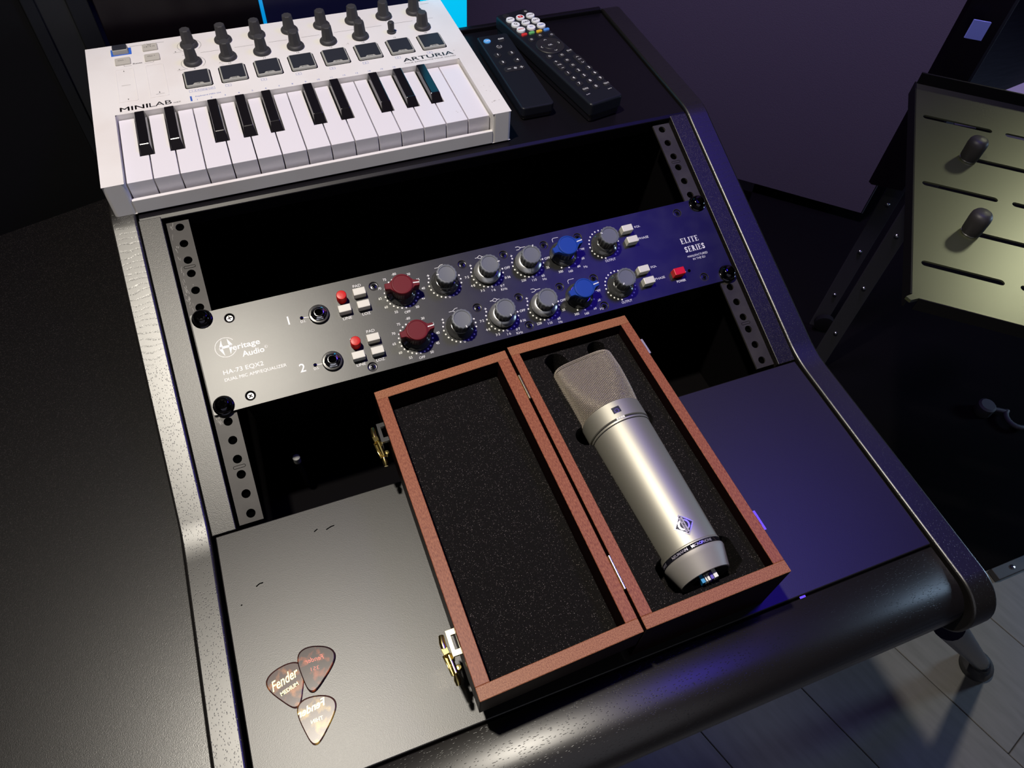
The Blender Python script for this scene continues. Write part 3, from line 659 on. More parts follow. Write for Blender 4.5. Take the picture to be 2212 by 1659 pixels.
# push buttons
b = MB(); b.box(-5.3, 5.3, -3.15, 3.3, -2, 7.0); pb = b.build('push_button', 'white_cap', amp, 0.5, 2)
pos = []
for c in CH: pos += [(-104.2, 16.5+c), (-120.0, 28.4+c), (-103.8, 28.5+c), (151.2, 16.5+c), (151.9, 28.6+c)]
pb.location = Vector((pos[0][0], Y(pos[0][1]), 0))*MM
for x, v in pos[1:]: copy_to(pb, amp, (x, Y(v), 0))
MB().box(-5.4, 5.4, -3.5, 3.5, -2, 7.4).build('power_button', 'red_cap', amp, 0.5, 2, label='red power button').location = Vector((183.9, Y(70.5), 0))*MM
b = MB().lathe([(4.3, 0), (4.3, 9.0), (3.9, 9.6), (3.5, 9.7), (.01, 9.6)], n=26); rbt = b.build('phantom_button', 'red_cap', amp, label='round red button')
rbt.location = Vector((-119.7, Y(17.2), 0))*MM; copy_to(rbt, amp, (-119.3, Y(60.0), 0))
# knobs
flute = lambda a, z: 1+0.030*math.cos(16*a)
def grey_knob():
    body = MB().lathe([(7.6, 3.5), (8.3, 15.5)], n=64, mod=lambda a, z: 1+0.05*math.cos(16*a)).build('knob', 'knobblack', amp)
    b = MB(); b.lathe([(8.4, 15.3), (8.9, 15.8), (8.9, 17.9), (8.4, 18.5), (7.3, 18.6)], n=64, mod=flute, cap='none')
    b.lathe([(7.4, 18.6), (7.0, 18.55), (6.8, 18.0), (6.2, 17.95), (.01, 17.95)], n=40, cap='none'); b.build('knob_cap', 'knobgrey', body)
    MB().box(6.9, 9.0, -.38, .38, 17.0, 18.8).build('pointer', 'print_white', body)
    return body
def skirt_on(body): return MB().lathe([(12.4, 0), (12.5, .9), (12.1, 1.8), (10.6, 2.8), (9.4, 4.0), (9.0, 5.2), (8.4, 5.6), (7.4, 5.6)], n=48).build('skirt', 'skirt', body)
def silver_on(body, ang):
    MB().lathe([(12.2, 0.4), (12.2, 3.2)], n=48).build('knurled_base', 'alu_dark', body)
    r = MB().lathe([(12.2, 3.0), (12.1, 3.8), (11.8, 4.2), (9.0, 6.6), (8.4, 6.7), (7.6, 6.2)], n=48).build('silver_ring', 'alu', body)
    a = math.radians(ang); ca, sa = math.cos(a), math.sin(a)
    return r, (ca, sa)
k0 = grey_knob(); skirt_on(k0); k0.location = Vector((-29.6, Y(24.2), 0))*MM; k0.rotation_euler = (0, 0, math.radians(175))
for x, v, a in ((-29.3, 67.3, -80), (126.1, 24.3, 155), (126.2, 67.3, -132)):
    copy_tree(k0, amp, (x, Y(v), 0), (0, 0, math.radians(a)))
k1 = grey_knob(); silver_on(k1, 0)
def mark(body, rel):
    b = MB(); a = math.radians(rel); ca, sa = math.cos(a), math.sin(a)
    for (ra, za), (rb_, zb) in (((8.9, 6.7), (11.9, 4.25)),):
        b.add([(ra*ca-.2*-sa, ra*sa-.2*ca, za+.05), (rb_*ca-.2*-sa, rb_*sa-.2*ca, zb+.06), (rb_*ca+.2*-sa, rb_*sa+.2*ca, zb+.06), (ra*ca+.2*-sa, ra*sa+.2*ca, za+.05)], [(0, 1, 2, 3)], False)
    b.build('ring_mark', 'hole', body)
first = True
base_children = list(k1.children)
for x, v, a, ra in ((9.9, 24.3, 0, -55), (10.1, 67.4, -74, -118), (49.1, 24.7, 65, -95), (49.4, 67.7, -76, -73)):
    if first: kk = k1; kk.location = Vector((x, Y(v), 0))*MM; kk.rotation_euler = (0, 0, math.radians(a)); first = False
    else:
        kk = k1.copy(); COL.objects.link(kk); kk.location = Vector((x, Y(v), 0))*MM; kk.rotation_euler = (0, 0, math.radians(a))
        for ch in base_children: copy_to(ch, kk)
    mark(kk, ra-a)
def wing_knob(top, body_m, name):
    body = MB().lathe([(8.9, 3.5), (8.7, 6), (8.3, 13.6)], n=60, mod=lambda a, z: 1+0.018*math.cos(30*a)).build(name, body_m, amp)
    MB().lathe([(12.6, 0), (12.7, 1.0), (12.2, 2.0), (10.9, 2.9), (10.2, 4.0), (9.4, 4.8), (8.6, 4.8)], n=48).build('skirt', 'skirt', body)
    hw = [(-14.7, 2.5), (-10.6, 2.9), (-8.6, 4.6), (-6, 7.2), (6, 7.2), (8.6, 4.6), (10.6, 2.9), (14.7, 2.5)]
    poly = [(x, -h) for x, h in hw]+[(x, h) for x, h in reversed(hw)]
    b = MB(); b.prism(poly, 13.2, 17.6)
    b.build('wing', top, body, 0.35, 1)
    b = MB(); b.lathe([(9.0, 13.4), (9.2, 14), (9.2, 18.2), (8.8, 18.7), (7.9, 18.8), (7.7, 18.4), (.01, 18.4)], n=44); b.build('knob_cap', top, body)
    b = MB(); b.prism_x([(-2.3, 5.5), (2.3, 5.5), (2.4, 13.2), (-2.4, 13.2)], -14.6, -8.4); b.prism_x([(-2.3, 5.5), (2.3, 5.5), (2.4, 13.2), (-2.4, 13.2)], 8.4, 14.6); b.build('fin', body_m, body, 0.3, 1)
    MB().box(9.3, 14.8, -.45, .45, 17.4, 17.9).build('pointer', 'print_white', body)
    return body
kr = wing_knob('maroon', 'maroon_shaded', 'gain_knob'); kr.location = Vector((-69, Y(24.0), 0))*MM; kr.rotation_euler = (0, 0, math.radians(-6))
copy_tree(kr, amp, (-68.7, Y(67.0), 0), (0, 0, math.radians(3)))
kb = wing_knob('blueknob', 'blue_shaded', 'filter_knob'); kb.location = Vector((84.4, Y(24.3), 0))*MM; kb.rotation_euler = (0, 0, math.radians(8))
copy_tree(kb, amp, (84.5, Y(67.5), 0), (0, 0, math.radians(7)))

# ------------------------------------------------------------------ keyboard controller
kbd = thing('keyboard_controller', 'white 25-key keyboard controller with knobs and pads on the top shelf', 'keyboard', loc=(-279.6, 265.5, ZT), rz=0.29)
H = 33.0
b = MB(); b.plate([(0, 0), (17.6, 0), (17.6, 97), (336.8, 97), (336.8, 0), (355, 0), (354, 213), (-1.5, 213)], [], 2, H)
b.build('case', 'kb_white', kbd, 2.6, 3)
MB().box(17.4, 337, 0, 3.4, 2, 15.2).build('front_lip', 'kb_white', kbd, 0.5, 2)
MB().box(17, 337.4, 3, 98, 2, 6).build('key_bed', 'hole', kbd)
b = MB()
for x in (18, 337):
    for y in (14, 198): b.lathe([(6, 0), (6, 2.2)], (x, y, 0), 14)
b.build('feet', 'rubber', kbd)
pw = (336.2-18.2)/15; gap = 0.9
blk = {0: -1.6, 1: 2.2, 3: -2.8, 4: 0.3, 5: 2.6}
def wkey(k):
    i = k % 7; w = pw-gap; y0, y1, yb = 6.6, 95.8, 39.5; x0 = 18.2+k*pw+gap/2; hb = 6.1
    last = (k == 14)
    L_ = 0; R_ = w
    if (i-1) in blk and k > 0 and i-1 >= 0: L_ = max(0, blk[i-1]+hb-gap/2)
    if i in blk and not last: R_ = w-max(0, hb-blk[i]-gap/2)
    poly = [(0, y0), (w, y0), (w, yb)]
    if R_ < w: poly += [(R_, yb)]
    poly += [(R_, y1), (L_, y1)]
    if L_ > 0: poly += [(L_, yb)]
    poly += [(0, yb)]
    o = MB().prism(poly, 9, 28.2).build('white_key', 'kb_key', kbd, 0.45, 2); o.location = Vector((x0, 0, 0))*MM
for k in range(15): wkey(k)
bm_ = MB(); v = [(-5.6, 38, 26), (5.6, 38, 26), (5.6, 95.5, 26), (-5.6, 95.5, 26), (-4.1, 47, 34.6), (4.1, 47, 34.6), (4.1, 95.5, 34.6), (-4.1, 95.5, 34.6), (-5.6, 38, 20), (5.6, 38, 20), (5.6, 95.5, 20), (-5.6, 95.5, 20)]
bm_.add(v, [(4, 5, 6, 7), (0, 1, 5, 4), (1, 2, 6, 5), (2, 3, 7, 6), (3, 0, 4, 7), (8, 9, 1, 0), (9, 10, 2, 1), (10, 11, 3, 2), (11, 8, 0, 3), (11, 10, 9, 8)], False)
bk0 = bm_.build('black_key', 'kb_black', kbd, 0.7, 2); nb = 0
for o_ in (0, 7):
    for i, off in blk.items():
        x = 18.2+(o_+i+1)*pw+off
        if nb == 0: bk0.location = Vector((x, 0, 0))*MM
        else: copy_to(bk0, kbd, (x, 0, 0))
        nb += 1
# pads
px = lambda i: 92.6+32.43*i
b = MB(); b.prism(rrect(-12, 12, -13.1, 13.1, 2, 4), -1.6, 2.0, top=0.95); pad0 = b.build('pad', 'padrim', kbd, 0.4, 2)
tp = [(-9.9, -11), (-5.2, -11), (-3.6, -8.6), (3.6, -8.6), (5.2, -11), (9.9, -11), (10.3, -10.4), (10.3, 10.6), (9.8, 11.2), (-9.8, 11.2), (-10.3, 10.6), (-10.3, -10.4)]
MB().plate(tp, [], 1.9, 2.35).build('pad_face', 'pad', pad0)
pad0.location = Vector((px(0), 133.2, H))*MM
pads = [pad0]
for i in range(1, 8): pads.append(copy_tree(pad0, kbd, (px(i), 133.2, H)))
for i, pd in enumerate(pads): MB().text('%d/%d' % (i+1, i+9), 0, -10.9, 1.8, 2.1, align='c').build('lettering', 'ink_black', pd)
b = MB()
for i in range(8): q = rrect(px(i)-12.6, px(i)+12.6, 133.2-13.7, 133.2+13.7, 2.2, 4); b.add([(x, y, H+0.03) for x, y in q], [tuple(range(len(q)))], False)
b.build('pad_gap', 'hole', kbd)
# encoders
b = MB(); b.lathe([(8.3, 0.4), (8.5, 1.0), (8.4, 2.0), (7.4, 3.2), (6.6, 3.7)], n=32)
kn0 = b.build('encoder', 'rubber', kbd)
b = MB(); b.lathe([(6.9, 2.6), (6.0, 5.0), (5.1, 15.6), (4.6, 16.4)], n=8, smooth=False, phase=math.pi/8); b.build('encoder_cap', 'rubber', kn0, 0.35, 2)
enc = [(92.3, 192.8+.4)]+[(92.1+32.45*i, 192.8) for i in range(1, 8)]+[(92.0+32.45*i, 161.8) for i in (0, 1, 2, 3, 4, 5, 7)]
kn0.location = Vector((enc[0][0], enc[0][1], H))*MM
for i, (x, y) in enumerate(enc[1:]): copy_tree(kn0, kbd, (x, y, H), (0, 0, .1*math.sin(i*2.1)))
b = MB(); b.lathe([(4.6, 0), (4.6, 1.2), (3, 1.6), (3, 5.5), (2.9, 10.6), (2.3, 11.2)], n=18); b.lathe([(3.1, 4), (3.3, 10)], n=18, mod=lambda a, z: 1+.05*math.cos(12*a))
b.build('bare_shaft', 'rubber', kbd, label='bare encoder shaft without its cap').location = Vector((286.4, 161.8, H))*MM
# buttons
b = MB(); b.prism(rrect(-7.2, 7.2, -5.8, 5.8, 1.2, 3), -1, 1.6, top=.94); bt0 = b.build('button', 'btn', kbd, .4, 2); bt0.location = Vector((56.6, 199.2, H))*MM
copy_to(bt0, kbd, (57.0, 181.0, H)); copy_to(bt0, kbd, (30.6, 181.2, H))
b = MB(); b.prism(rrect(-7.2, 7.2, -4.8, 5.2, 1.2, 3), -1, 4.2, top=.94); o = b.build('shift_button', 'padrim', kbd, .4, 2, label='dark-topped button on a blue printed field'); o.location = Vector((30.0, 199.6, H))*MM
MB().plate(rrect(-6.4, 6.4, -3.6, 4.4, 1, 3), [], 4.1, 4.9).build('button_face', 'pad', o)
MB().rect(20.9, 39.4, 193.3, 205.3, H+.04).build('printed_field', 'blueprint', kbd)
# touch strips: shallow recesses with a raised rim
for x0, x1 in ((22.2, 38.9), (48.8, 65.5)):
    MB().plate(rrect(x0, x1, 114.8, 169.0, 1.5, 4), [rrect(x0+1, x1-1, 115.8, 168.0, 1, 4)], H-.1, H+.28).build('touch_strip', 'kb_white', kbd, .12, 1)
# printing
K = MB(); z = H+.05
[K.text('MINI', 22.1+dx_, 100.9+dy_, 6.2, z, w=23.3) for dx_, dy_ in ((0, 0), (.35, 0), (.18, .15))]; K.text('LAB', 46.9, 100.9, 6.3, z, w=19.2, bold=.004); K.text('mkII', 67.6, 101, 2.1, z, w=5.9)
K.text('ARTURIA', 282.9, 106.0, 6.1, z, w=51.6, bold=.015); K.text('YOUR EXPERIENCE·YOUR SOUND', 282.9, 102.2, 1.9, z, w=52.4); K.arc(336.4, 112, .6, 0, 360, .15, z, 8)
for i in range(8):
    K.text(str(i+9), px(i)-.4, 150.5, 2.2, z, align='c'); K.text(str(i+1), px(i)-.4, 182.5, 2.2, z, align='c')
for y, x0, x1 in ((177.5, 84, 87), (177.5, 101, 118), (177.5, 133, 151), (177.5, 166, 184), (177.5, 198, 216), (177.5, 231, 280), (177.5, 291, 313), (177.5, 325, 335), (207, 38.4, 50), (207, 62, 70), (207.2, 331, 340)):
    K.line([(x0, y), (x1, y-.2)], .28, z)
for y in (161.8, 193.2):
    for a0, a1 in ((-45, 60), (130, 235)): K.arc(92.2, y, 11.0, a0, a1, .26, z, 14)
    K.line([(76.5, y-9.5), (84, y-9.2)], .26, z); K.disc(78.5, y-7.8, .6, z)
K.text('Reset', 39.0, 174.6, 2.1, z, w=8.4, bold=.01); K.line([(31, 175.5), (31, 173.6), (37.6, 173.4)], .26, z); K.line([(49.4, 173.6), (57.5, 173.6), (57.5, 175.2)], .26, z)
K.text('Oct -', 30, 181, 2.0, H+1.65, w=7, align='c'); K.text('Oct +', 56.6, 181, 2.0, H+1.65, w=7, align='c'); K.text('Pad', 56.4, 201.4, 1.7, H+1.65, align='c'); K.text('1-8 / 9-16', 56.4, 198.2, 1.8, H+1.65, w=9.5, align='c')
K.text('Shift', 30, 199.2, 1.8, H+4.95, w=6, align='c'); K.text('& Settings', 56, 206.4, 1.6, z, w=9, align='c')
K.add([(29.6, 164.5, z), (30.6, 164.5, z), (30.1, 167, z)], [(0, 1, 2)]); K.add([(31, 119.5, z), (30, 119.5, z), (30.5, 117, z)], [(0, 1, 2)]); K.line([(26.5, 141.5), (34, 141.5)], .26, z)
K.add([(57, 121.2, z), (58.2, 121.2, z), (57.6, 123.6, z)], [(0, 1, 2)]); K.line([(54.4, 119.4), (61.6, 119.4)], .26, z)
K.build('printed_lettering', 'ink_black', kbd)
K = MB()
for i in range(16): K.text(str(i+1), 88.0+12.25*i, 99.6, 2.1, z, align='c')
for i in range(8):
    x = px(i)-7.3; q = [(x-2.5, 113.5), (x+2.5, 113.5), (x+2.5, 116.9), (x-2.5, 116.9), (x-2.5, 113.5)]; K.line(q, .22, z); K.text(str(i+1), x, 114.3, 1.8, z, align='c')
K.line([(88.5, 113.2), (105.4, 113.2), (105.4, 116.8), (88.5, 116.8), (88.5, 113.2)], .22, z); K.text('Analog Lab', 97, 113.8, 2.3, z, w=14.5, align='c')
K.text('Keyboard MIDI CH', 87.0, 104.4, 2.4, z, w=22.4); K.rect(82.2, 83.8, 99.6, 107.4, z)
K.build('blue_lettering', 'ink_blue', kbd)
b = MB(); rnd = random.Random(5)
for cx, cy, n_, sx, sy in ((345.5, 20, 9, 3.5, 3), (117, 153.5, 9, 2.6, 3.2), (236, 153, 7, 5, 1.5), (343, 44, 5, 4, 8), (310, 20, 3, 3, 2)):
    for k in range(n_):
        x, y = rnd.gauss(cx, sx*.6), rnd.gauss(cy, sy*.5); a = rnd.uniform(0, 3); L_ = rnd.uniform(.2, 1.0); zz = z if x > 337 or y > 97 else 28.3
        b.line([(x, y), (x+L_*math.cos(a), y+L_*.5*math.sin(a))], rnd.uniform(.2, .5), zz)
b.build('grime', 'grime', kbd)

# ------------------------------------------------------------------ remotes on the shelf
def remote_body(r_, w, L_, h, bevel, side=True):
    b = MB(); b.prism(rrect(0, w, 0, L_, 3.5, 4), h*0.35, h); o = b.build('shell', 'remote', r_, bevel, 3)
    b = MB(); b.prism(rrect(1, w-1, 1, L_-1, 3.5, 4), 0.2, h*0.5); b.build('underside', 'remote_side', r_, 2.5, 3)
    return o
r1 = thing('remote_control', 'small plain black remote with one sky-blue ON button, beside the keyboard', 'remote control', loc=(97, 293, ZT))
remote_body(r1, 34.6, 134.5, 14.5, 1.4)
def button(r_, x, y, rr, z, mt, name='button', sc=1.0, h=1.0, label=None, poly=None):
    b = MB(); b.prism(poly or circ(x, y, rr, 18, sc), z-.5, z+h, top=.93); return b.build(name, mt, r_, .25, 2, label=label)
z1 = 14.5; T1 = MB()
button(r1, 8.1, 123, 4.1, z1, 'bt_sky', label='sky-blue ON button'); T1.text('ON', 8.1, 121.7, 2.6, z1+1.06, w=5, align='c')
button(r1, 23.9, 122.6, 4.1, z1, 'remote_btn', h=.5); T1.text('OFF', 23.9, 122.3, 2.6, z1+.57, w=6.6, align='c', bold=.02)
button(r1, 16.9, 109.4, 4.2, z1, 'remote_btn', h=.5); T1.arc(16.9, 109.8, 2.6, 120, 400, .6, z1+.57, 18); T1.arc(18.4, 111.6, 2.4, 170, 290, .5, z1+.57, 10)
for x, y, s_ in ((9.6, 95.2, '1'), (25, 95, '2'), (9.9, 80.8, '3'), (26, 81, '4')):
    button(r1, x, y, 4.3, z1, 'remote_btn', h=.7); T1.text(s_, x+.4, y-1.5, 3.3, z1+.77, align='c', bold=.03)
b = MB(); b.prism(rrect(6.2, 29.5, 63, 71.5, 3.8, 5), z1-.5, z1+.6, top=.97); b.build('rocker_button', 'remote_btn', r1, .25, 2)
T1.line([(10.4, 67.3), (13.8, 67.3)], .55, z1+.67); T1.line([(24, 67.3), (27.4, 67.3)], .55, z1+.67); T1.line([(25.7, 65.6), (25.7, 69)], .55, z1+.67)
for a in (0, 60, 120): T1.line([(18.8-1.7*math.cos(math.radians(a+30)), 67.3-1.7*math.sin(math.radians(a+30))), (18.8+1.7*math.cos(math.radians(a+30)), 67.3+1.7*math.sin(math.radians(a+30)))], .55, z1+.67)
T1.build('printed_lettering', 'print_white', r1)
r2 = thing('remote_control', 'long black remote with nine round white buttons and a colour row, right on the shelf', 'remote control', loc=(159.5, 270.5, ZT), rz=10.04)
remote_body(r2, 38.6, 184.5, 21, 2.0)
z2 = 21.0; T = MB(); TB = MB(); TR = MB(); TV = MB()
whites = [(9.3, 168, 'disney+', TB), (21.5, 167.5, '', None), (33.6, 166.5, 'prime', TB), (9.2, 156.9, 'Q', TB), (21.5, 156.2, 'KIDS', TB), (33.5, 155.1, 'tv+', TB), (9.2, 145.8, 'NETFLIX', TR), (21.5, 145, 'TV', TV), (33.5, 144, 'VIDEO', TV)]
for x, y, s_, tb in whites:
    button(r2, x, y, 4.9, z2, 'bt_white', h=1.9, label='round white button')
    if tb: tb.text(s_, x, y-1.2 if s_ != 'Q' else y-1.9, 2.2 if s_ != 'Q' else 4, z2+1.97, w=7.2 if len(s_) > 2 else None, align='c', bold=.03)
TR.add([(p[0], p[1], z2+1.96) for p in rrect(18.6, 24.4, 165.6, 169.6, 1, 3)], [tuple(range(16))], False)
for x, y, mt, nm in ((7.6, 136.4, 'bt_red', 'red'), (16.7, 136, 'bt_green', 'green'), (25.6, 135.3, 'bt_yellow', 'yellow'), (34.4, 134.8, 'bt_blue', 'blue')):
    b = MB(); b.prism(rrect(x-3.5, x+3.5, y-2, y+2, 1.6, 4), z2-.5, z2+1.5, top=.94); b.build('button', mt, r2, .3, 2, label=nm+' oval button')
for x, y, r_ in ((9.8, 125.2, 3.8), (22.1, 128, 3.8), (34.1, 124, 3.8), (34.1, 89.5, 4), (9.5, 89.5, 4), (22.4, 86, 4), (22, 75.5, 4), (22.2, 65.3, 4), (10.1, 24.2, 4), (34.3, 23, 4), (33.9, 176.8, 4), (9.8, 178.2, 4)):
    button(r2, x, y, r_, z2, 'remote_btn', h=.7)
b = MB(); b.lathe([(15, -.5), (15.2, .5), (14.6, 1.1), (9, 1.2), (8.2, .9), (7.6, .9), (7.2, 1.3), (.01, 1.3)], (21.2, 106.5, z2), 44); b.build('navigation_ring', 'remote_btn', r2)
for x in (9.8, 34.2):
    b = MB(); b.prism(rrect(x-4, x+4, 62, 80.6, 3.9, 5), z2-.5, z2+.9, top=.96); b.build('rocker_button', 'remote_btn', r2, .3, 2)
digits = [(9.9, 55.6, '1'), (22.1, 55, '2'), (34.4, 54.3, '3'), (9.9, 45.4, '4'), (22.1, 44.6, '5'), (34.5, 43.8, '6'), (9.8, 34.9, '7'), (22.2, 34.2, '8'), (34.3, 33.6, '9'), (22.1, 23.6, '0')]
for x, y, s_ in digits:
    button(r2, x, y, 4.1, z2, 'remote_btn', h=.8); T.text(s_, x, y-1.7, 3.5, z2+.87, align='c', bold=.012)
zt = z2+.77
T.text('GUIDE', 10.1, 23.4, 2.2, zt, w=6.2, align='c'); T.text('TEXT', 34.3, 22, 2.2, zt, w=6.2, align='c'); T.text('EXIT', 34.1, 88.6, 2.2, zt, w=5.6, align='c'); T.text('OK', 21.2, 105.4, 2.4, z2+1.37, align='c')
for x, y, a in ((21.2, 117.6, 90), (32, 106.5, 0), (10.3, 106.5, 180), (21.2, 95, -90)):
    c_, s_ = math.cos(math.radians(a)), math.sin(math.radians(a)); T.line([(x-1*c_+1.5*s_, y-1*s_-1.5*c_), (x+.5*c_, y+.5*s_), (x-1*c_-1.5*s_, y-1*s_+1.5*c_)], .4, z2+1.3)
T.line([(8.4, 78), (11.2, 78)], .4, z2+.97); T.line([(9.8, 76.6), (9.8, 79.4)], .4, z2+.97); T.text('VOL', 9.8, 70.6, 1.8, z2+.97, align='c'); T.line([(8.4, 65.2), (11.2, 65.2)], .4, z2+.97)
T.text('CH', 34.2, 70, 1.8, z2+.97, align='c'); T.line([(32.8, 75), (34.2, 76.4), (35.6, 75)], .4, z2+.97); T.line([(32.8, 65.4), (34.2, 64), (35.6, 65.4)], .4, z2+.97)
for x, y in ((9.8, 125.2), (22.1, 128), (34.1, 124), (9.5, 89.5), (22.4, 86), (22, 75.5), (22.2, 65.3), (33.9, 176.8)):
    T.arc(x, y, 1.3, 20, 330, .4, zt, 10); T.line([(x-1.2, y), (x+.4, y)], .35, zt)
T.text('SUBT', 7.9, 15.6, 1.2, z2+.06, w=4.6, align='c'); T.text('INFO', 32.8, 14.2, 1.2, z2+.06, w=4.2, align='c')
T.build('printed_lettering', 'print_white', r2); TB.build('button_lettering', 'ink_black', r2); TR.build('button_lettering', 'bt_red', r2, label='red lettering'); TV.build('button_lettering', 'ink_blue', r2, label='blue lettering')
T = MB(); T.add([(20.8, 166.7, z2+2.0), (22.6, 167.6, z2+2.0), (20.8, 168.5, z2+2.0)], [(0, 1, 2)]); T.build('play_mark', 'bt_white', r2)

# ------------------------------------------------------------------ microphone case
cx0, cy0 = 50.0, -66.0
case = thing('microphone_case', 'open mahogany microphone case with foam lining lying on the desk top', 'case', loc=(cx0, cy0, 0))
sh = lambda q: [(x-cx0, y-cy0) for x, y in q]
BO = sh([(-2, -189), (109.5, -187.5), (102.3, 57.3), (-5.5, 56.6)]); BI = sh([(6.6, -180.3), (100.5, -178.9), (94.4, 48.6), (1.9, 47.4)])
LO = sh([(-117, -193.4), (-4.2, -189.5), (-8.2, 54.5), (-119, 48)]); LI = sh([(-107.4, -184.2), (-13.2, -180.6), (-17.6, 45.3), (-109.9, 40.5)])
def frame(O, I, z0, z1, name):
    sx = lambda a, b, t: (a[0]+(b[0]-a[0])*t, a[1]+(b[1]-a[1])*t)
    def hit(p, d, a, b):      # line p+td with a-b
        r = (b[0]-a[0], b[1]-a[1]); den = d[0]*r[1]-d[1]*r[0]; t = ((a[0]-p[0])*r[1]-(a[1]-p[1])*r[0])/den; return (p[0]+d[0]*t, p[1]+d[1]*t)
    # front and back walls run the full width, side walls butt against them
    df = (I[1][0]-I[0][0], I[1][1]-I[0][1]); db = (I[2][0]-I[3][0], I[2][1]-I[3][1])
    f0 = hit(I[0], df, O[0], O[3]); f1 = hit(I[1], df, O[1], O[2]); b0 = hit(I[3], db, O[0], O[3]); b1 = hit(I[2], db, O[1], O[2])
    qs = [([O[0], O[1], f1, f0], 'mahog'), ([b0, b1, O[2], O[3]], 'mahog'), ([f0, I[0], I[3], b0], 'mahog_x'), ([I[1], f1, b1, I[2]], 'mahog_x')]
    for q, mt in qs:
        c = (sum(p[0] for p in q)/4, sum(p[1] for p in q)/4)
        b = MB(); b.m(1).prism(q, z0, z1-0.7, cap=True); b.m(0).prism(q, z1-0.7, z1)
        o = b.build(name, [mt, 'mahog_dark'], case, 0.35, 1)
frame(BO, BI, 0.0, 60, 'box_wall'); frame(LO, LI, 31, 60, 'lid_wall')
ins = lambda q, k=.4: [(x+(k if i in (0, 3) else -k), y+(k if i in (0, 1) else -k)) for i, (x, y) in enumerate(q)]
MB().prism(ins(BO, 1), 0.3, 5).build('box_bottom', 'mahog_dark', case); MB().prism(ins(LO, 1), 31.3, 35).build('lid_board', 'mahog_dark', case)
MB().prism(ins(LI), 35.1, 41).build('lid_foam', 'foam', case, 0.8, 2)
YAW = math.radians(2.12); MQ = (53.2, -60.0); MA = (math.sin(YAW), -math.cos(YAW)); MX = (math.cos(YAW), math.sin(YAW))
mw = lambda w, t: (MQ[0]+w*MX[0]+t*MA[0]-cx0, MQ[1]+w*MX[1]+t*MA[1]-cy0)
def wl(t):
    r = 26 if t < -30 else 24.6-.024*t
    if -34 < t < -15: r = max(r, 26+math.sqrt(max(0, 81-(t+24.5)**2)))
    if t > 86: r = max(r, 30.5-max(0, 4-(t-86))-max(0, (t-107))**1.5*.8)
    return r
def wr(t):
    r = 26 if t < -30 else 24.6-.024*t
    if -31 < t < -14: r = max(r, 22.5+math.sqrt(max(0, 64-(t+22.5)**2)))
    if t > 86: r = max(r, 30.5-max(0, 4-(t-86))-max(0, (t-107))**1.5*.8)
    return r
hole = []
ts = [-92+1.5*i for i in range(int((113.5+92)/1.5)+1)]
hole += [mw(-wl(t), t) for t in reversed(ts)]
hole += [mw(-18.5+9.6*math.cos(a), -97.5+9.6*math.sin(a)) for a in [math.radians(200+12*i) for i in range(13)]]
hole += [mw(-8, -93.5), mw(11, -93.5)]
hole += [mw(20+8.6*math.cos(a), -98+8.6*math.sin(a)) for a in [math.radians(190+12*i) for i in range(13)]]
hole += [mw(wr(t), t) for t in ts]
b = MB(); b.plate(ins(BI), [hole], 5.2, 48.3); b.build('box_foam', 'foam', case)
MB().prism(ins(BI, 1.2), 5.2, 21).build('foam_bed', 'foam', case)
# hinges in the gap
for (xa, ya), (xb, yb) in (((-6.9, 26.4), (-6.5, 2.8)), ((-3.9, -135.4), (-3.5, -160.3))):
    ln = math.hypot(xb-xa, yb-ya); ux, uy = (xb-xa)/ln, (yb-ya)/ln
    hg = MB().box(-.5, .5, 0, ln, 48, 59.5).xf(lambda x, y, z: (xa-cx0+ux*y+uy*x, ya-cy0+uy*y-ux*x, z)).build('hinge', 'brass_lt', case)
    for k in range(5):
        y0 = ln*k/5+.12; y1 = ln*(k+1)/5-.12
        MB().tube([(xa-cx0+ux*y0, ya-cy0+uy*y0, 60.2), (xa-cx0+ux*y1, ya-cy0+uy*y1, 60.0)], 1.25, 12).build('knuckle', 'brass_lt', hg)
# latches on the lid's outer wall
for (ox, oy, mt2) in ((-118.9, 24, 'steel'), (-117.6, -143.5, 'brass_lt')):
    X = lambda x, y: (ox-cx0+x, oy-cy0+y)
    a0, a1 = X(-5.6, -17), X(0.6, 0)
    lt = MB().plate([(a0[0], a0[1]), (a1[0], a0[1]), (a1[0], a1[1]), (a0[0], a1[1])], [[(a0[0]+2.4, a0[1]+3.6), (a1[0]-.4, a0[1]+3.6), (a1[0]-.4, a1[1]-3.6), (a0[0]+2.4, a1[1]-3.6)]], 50, 52.4)
    lt.box(a0[0], a0[0]+1.2, a0[1], a1[1], 40, 50.2)
    lt = lt.build('latch', mt2, case, .3, 1, label='brass latch with swinging hook')
    b = MB()
    b.tube([(*X(-8.6, -1.0), 49), (*X(-9.3, -6), 50), (*X(-9.2, -10), 49.5)], [1.8, 2.1, 2.1], 12)
    b.prism([X(-11.4, -9.5), X(-7.2, -9.5), X(-6.8, -13.5), X(-10.6, -14)], 47, 51.2)
    b.plate([X(-11.3, -13), X(-6.2, -13), X(-5.2, -26), X(-9.6, -26.5)], [], 45.4, 46.2)
    b.tube([(*X(-7.6, -13), 47), (*X(-6.6, -26), 46.4)], 1.9, 12); b.tube([(*X(-11.2, -13), 47.2), (*X(-9.4, -26.6), 47)], .6, 8)
    b.build('latch_hook', 'brass', lt, .2, 1)
    b = MB(); b.tube([(*X(-7.2, -26), 46), (*X(-7.0, -29), 44), (*X(-7.2, -32.5), 43)], [1.2, 2.2, 1.4], 12)
    b.lathe([(1.9, 0), (2.2, .8), (1.6, 1.8), (.01, 2)], (*X(-3.8, -22.5), 44), 14); b.lathe([(1.0, 0), (1.0, 4)], (*X(-3.8, -22.5), 40), 10); b.build('latch_tip', 'brass', lt)
